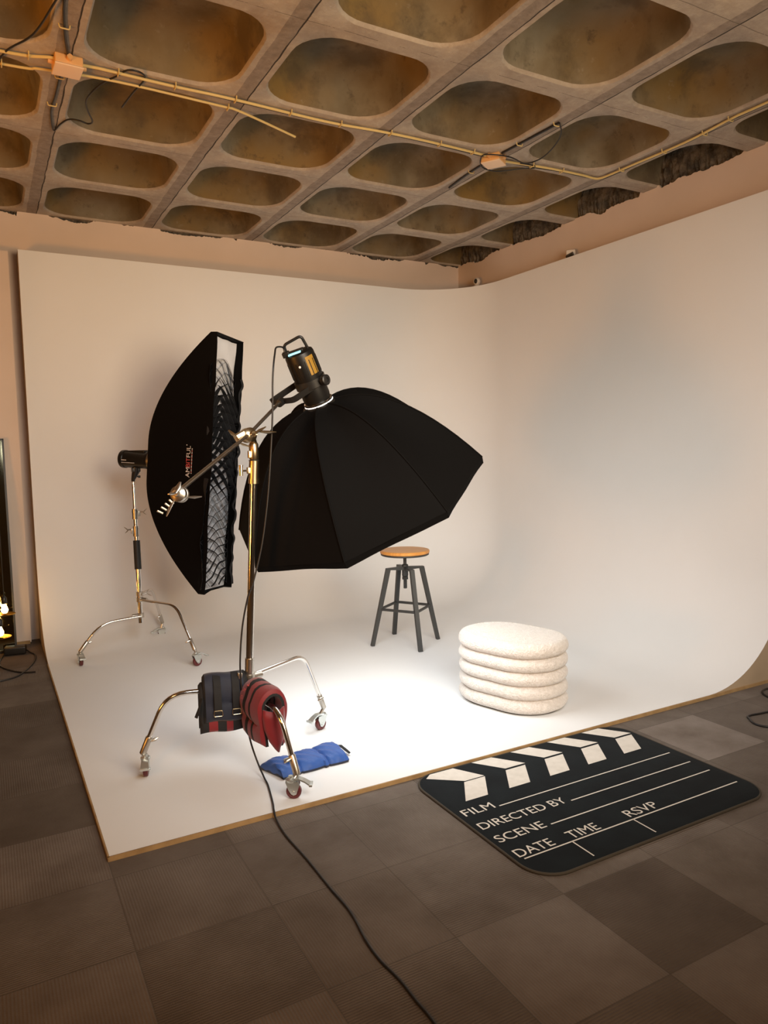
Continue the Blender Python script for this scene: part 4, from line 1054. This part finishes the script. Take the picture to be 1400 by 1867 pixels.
run('ceiling_conduit', c1, .0075, M_COND, 'long cream conduit clipped under the concrete ribs, turning the corner towards the right', 'conduit',
    [((x_, y_, zc), (1, 0, 0)) for x_, y_ in ((.30, 3.962), (.70, 3.938), (.98, 3.95), (1.30, 3.952), (1.62, 3.965), (1.93, 3.97), (2.25, 3.95), (2.60, 3.948), (2.86, 3.958), (3.35, 3.965), (3.6, 3.95))]+[((x_, y_, zc), (0, 1, 0)) for x_, y_ in ((3.96, 3.75), (3.97, 3.40), (3.972, 3.1), (3.94, 2.9), (3.935, 2.6))],
    extra=[(.75, 3.955, zc+.005), (1.277, 3.975, zc+.005), (1.836, 3.995, zc+.004), (2.205, 3.972, zc+.004), (2.555, 3.972, zc+.004), (2.95, 3.99, zc+.004), (3.3, 4.0, zc+.004), (3.6, 3.972, zc+.004), (3.88, 3.97, zc+.004), (3.975, 3.93, zc+.004), (3.985, 3.665, zc+.004), (3.998, 3.246, zc+.004), (3.958, 2.876, zc+.004), (3.955, 1.3, zc+.004)])
c2 = [(-1.0, 4.14, zc), (.183, 4.098, zc), (.361, 4.066, zc), (.7, 4.03, zc), (1.243, 4.054, zc), (1.33, 4.06, zc), (1.50, 4.10, zc-.015), (1.728, 4.165, zc-.035)]
run('ceiling_conduit', c2, .0065, M_COND, 'shorter cream conduit beside the long one, its loose end hanging at the second coffer', 'conduit', [((1.29, 4.058, zc), (1, 0, 0)), ((.19, 4.097, zc), (1, 0, 0))])
def jbox(c, ang, lab):
    t = thing('junction_box', c, lab, 'junction box', 'junction boxes on the ceiling'); R_ = Matrix.Rotation(ang, 3, 'Z')
    bm = bmesh.new(); box(bm, (0, 0, -.020), (.125, .125, .045), R_, bevel=.006)
    for a in (0, PI/2, PI, 3*PI/2): v = R_ @ V((math.cos(a), math.sin(a), 0)); rod(bm, v*.06+V((0, 0, -.018)), v*.085+V((0, 0, -.016)), .013, 12)
    finish('box_body', bm, M_JBOX, t)
    bm = bmesh.new(); box(bm, (0, 0, -.046), (.128, .128, .008), R_, bevel=.003); finish('box_lid', bm, M_JLID, t)
jbox((.468, 3.955, ZC-.002), .05, 'orange junction box on the conduit above the left side')
jbox((3.045, 3.985, ZC-.002), .55, 'pale junction box on the conduit near the right corner')
zw = ZC-.007
run('ceiling_wire', [(.40, 2.2, zw), (.40, 3.0, zw), (.408, 3.413, zw), (.431, 3.67, zw), (.465, 3.89, zw)], .0055, M_CABLE, 'black wire running from the top edge down to the orange junction box', 'wire', [((.428, 3.64, zw), (0, 1, 0))])
run('ceiling_wire', [(.455, 4.03, zw), (.450, 4.14, zw), (.447, 4.35, zw), (.440, 4.49, zw), (.447, 4.62, zw), (.474, 4.79, zw-.003), (.50, 4.70, zw), (.536, 4.610, zw), (.59, 4.575, zw-.01), (.636, 4.570, zw-.02), (.648, 4.50, zw-.03), (.610, 4.38, zw-.03), (.588, 4.27, zw-.03), (.60, 4.16, zw-.03), (.645, 4.07, zw-.01), (.70, 3.99, zw), (.74, 3.905, zw), (.80, 3.90, zw), (.83, 3.96, zw), (.80, 4.10, zw-.01), (.775, 4.30, zw-.01)], .0045, M_CABLE, 'thin black wire looping below the orange junction box', 'wire', [((.450, 4.12, zw), (0, 1, 0)), ((.440, 4.45, zw), (0, 1, 0))], n=6)
run('ceiling_wire', [(.42, 3.2, zw-.01), (.372, 3.432, zw-.02), (.306, 3.733, zw-.02), (.21, 3.95, zw-.008), (.16, 4.15, zw-.008)], .0045, M_CABLE, 'loose black wire slanting across the top left coffer', 'wire')
run('ceiling_wire', [(3.078, 3.40, zw), (3.062, 3.7, zw), (3.05, 3.90, zw)], .0075, M_CABLE, 'thick black wire between the pale junction box and the upper rib clip', 'wire', [((3.078, 3.42, zw), (0, 1, 0)), ((3.062, 3.74, zw), (0, 1, 0))])
run('ceiling_wire', [(3.05, 4.06, zw), (3.055, 4.22, zw), (3.07, 4.38, zw), (3.095, 4.575, zw)], .0075, M_CABLE, 'thick black wire with cut end below the pale junction box', 'wire', [((3.057, 4.25, zw), (0, 1, 0))])
run('ceiling_wire', [(3.082, 3.40, zw), (3.15, 3.46, zw-.02), (3.208, 3.563, zw-.03), (3.27, 3.72, zw-.03), (3.302, 3.85, zw-.02), (3.26, 3.93, zw-.02), (3.10, 3.87, zw-.03), (2.98, 3.88, zw-.03), (2.93, 3.95, zw-.02), (3.02, 4.08, zw-.03), (3.16, 4.10, zw-.03), (3.32, 4.03, zw-.01), (3.39, 3.985, zw-.01), (3.36, 3.955, zw-.01), (3.25, 3.96, zw-.01)], .0042, M_CABLE, 'thin black wire looping around the pale junction box', 'wire')
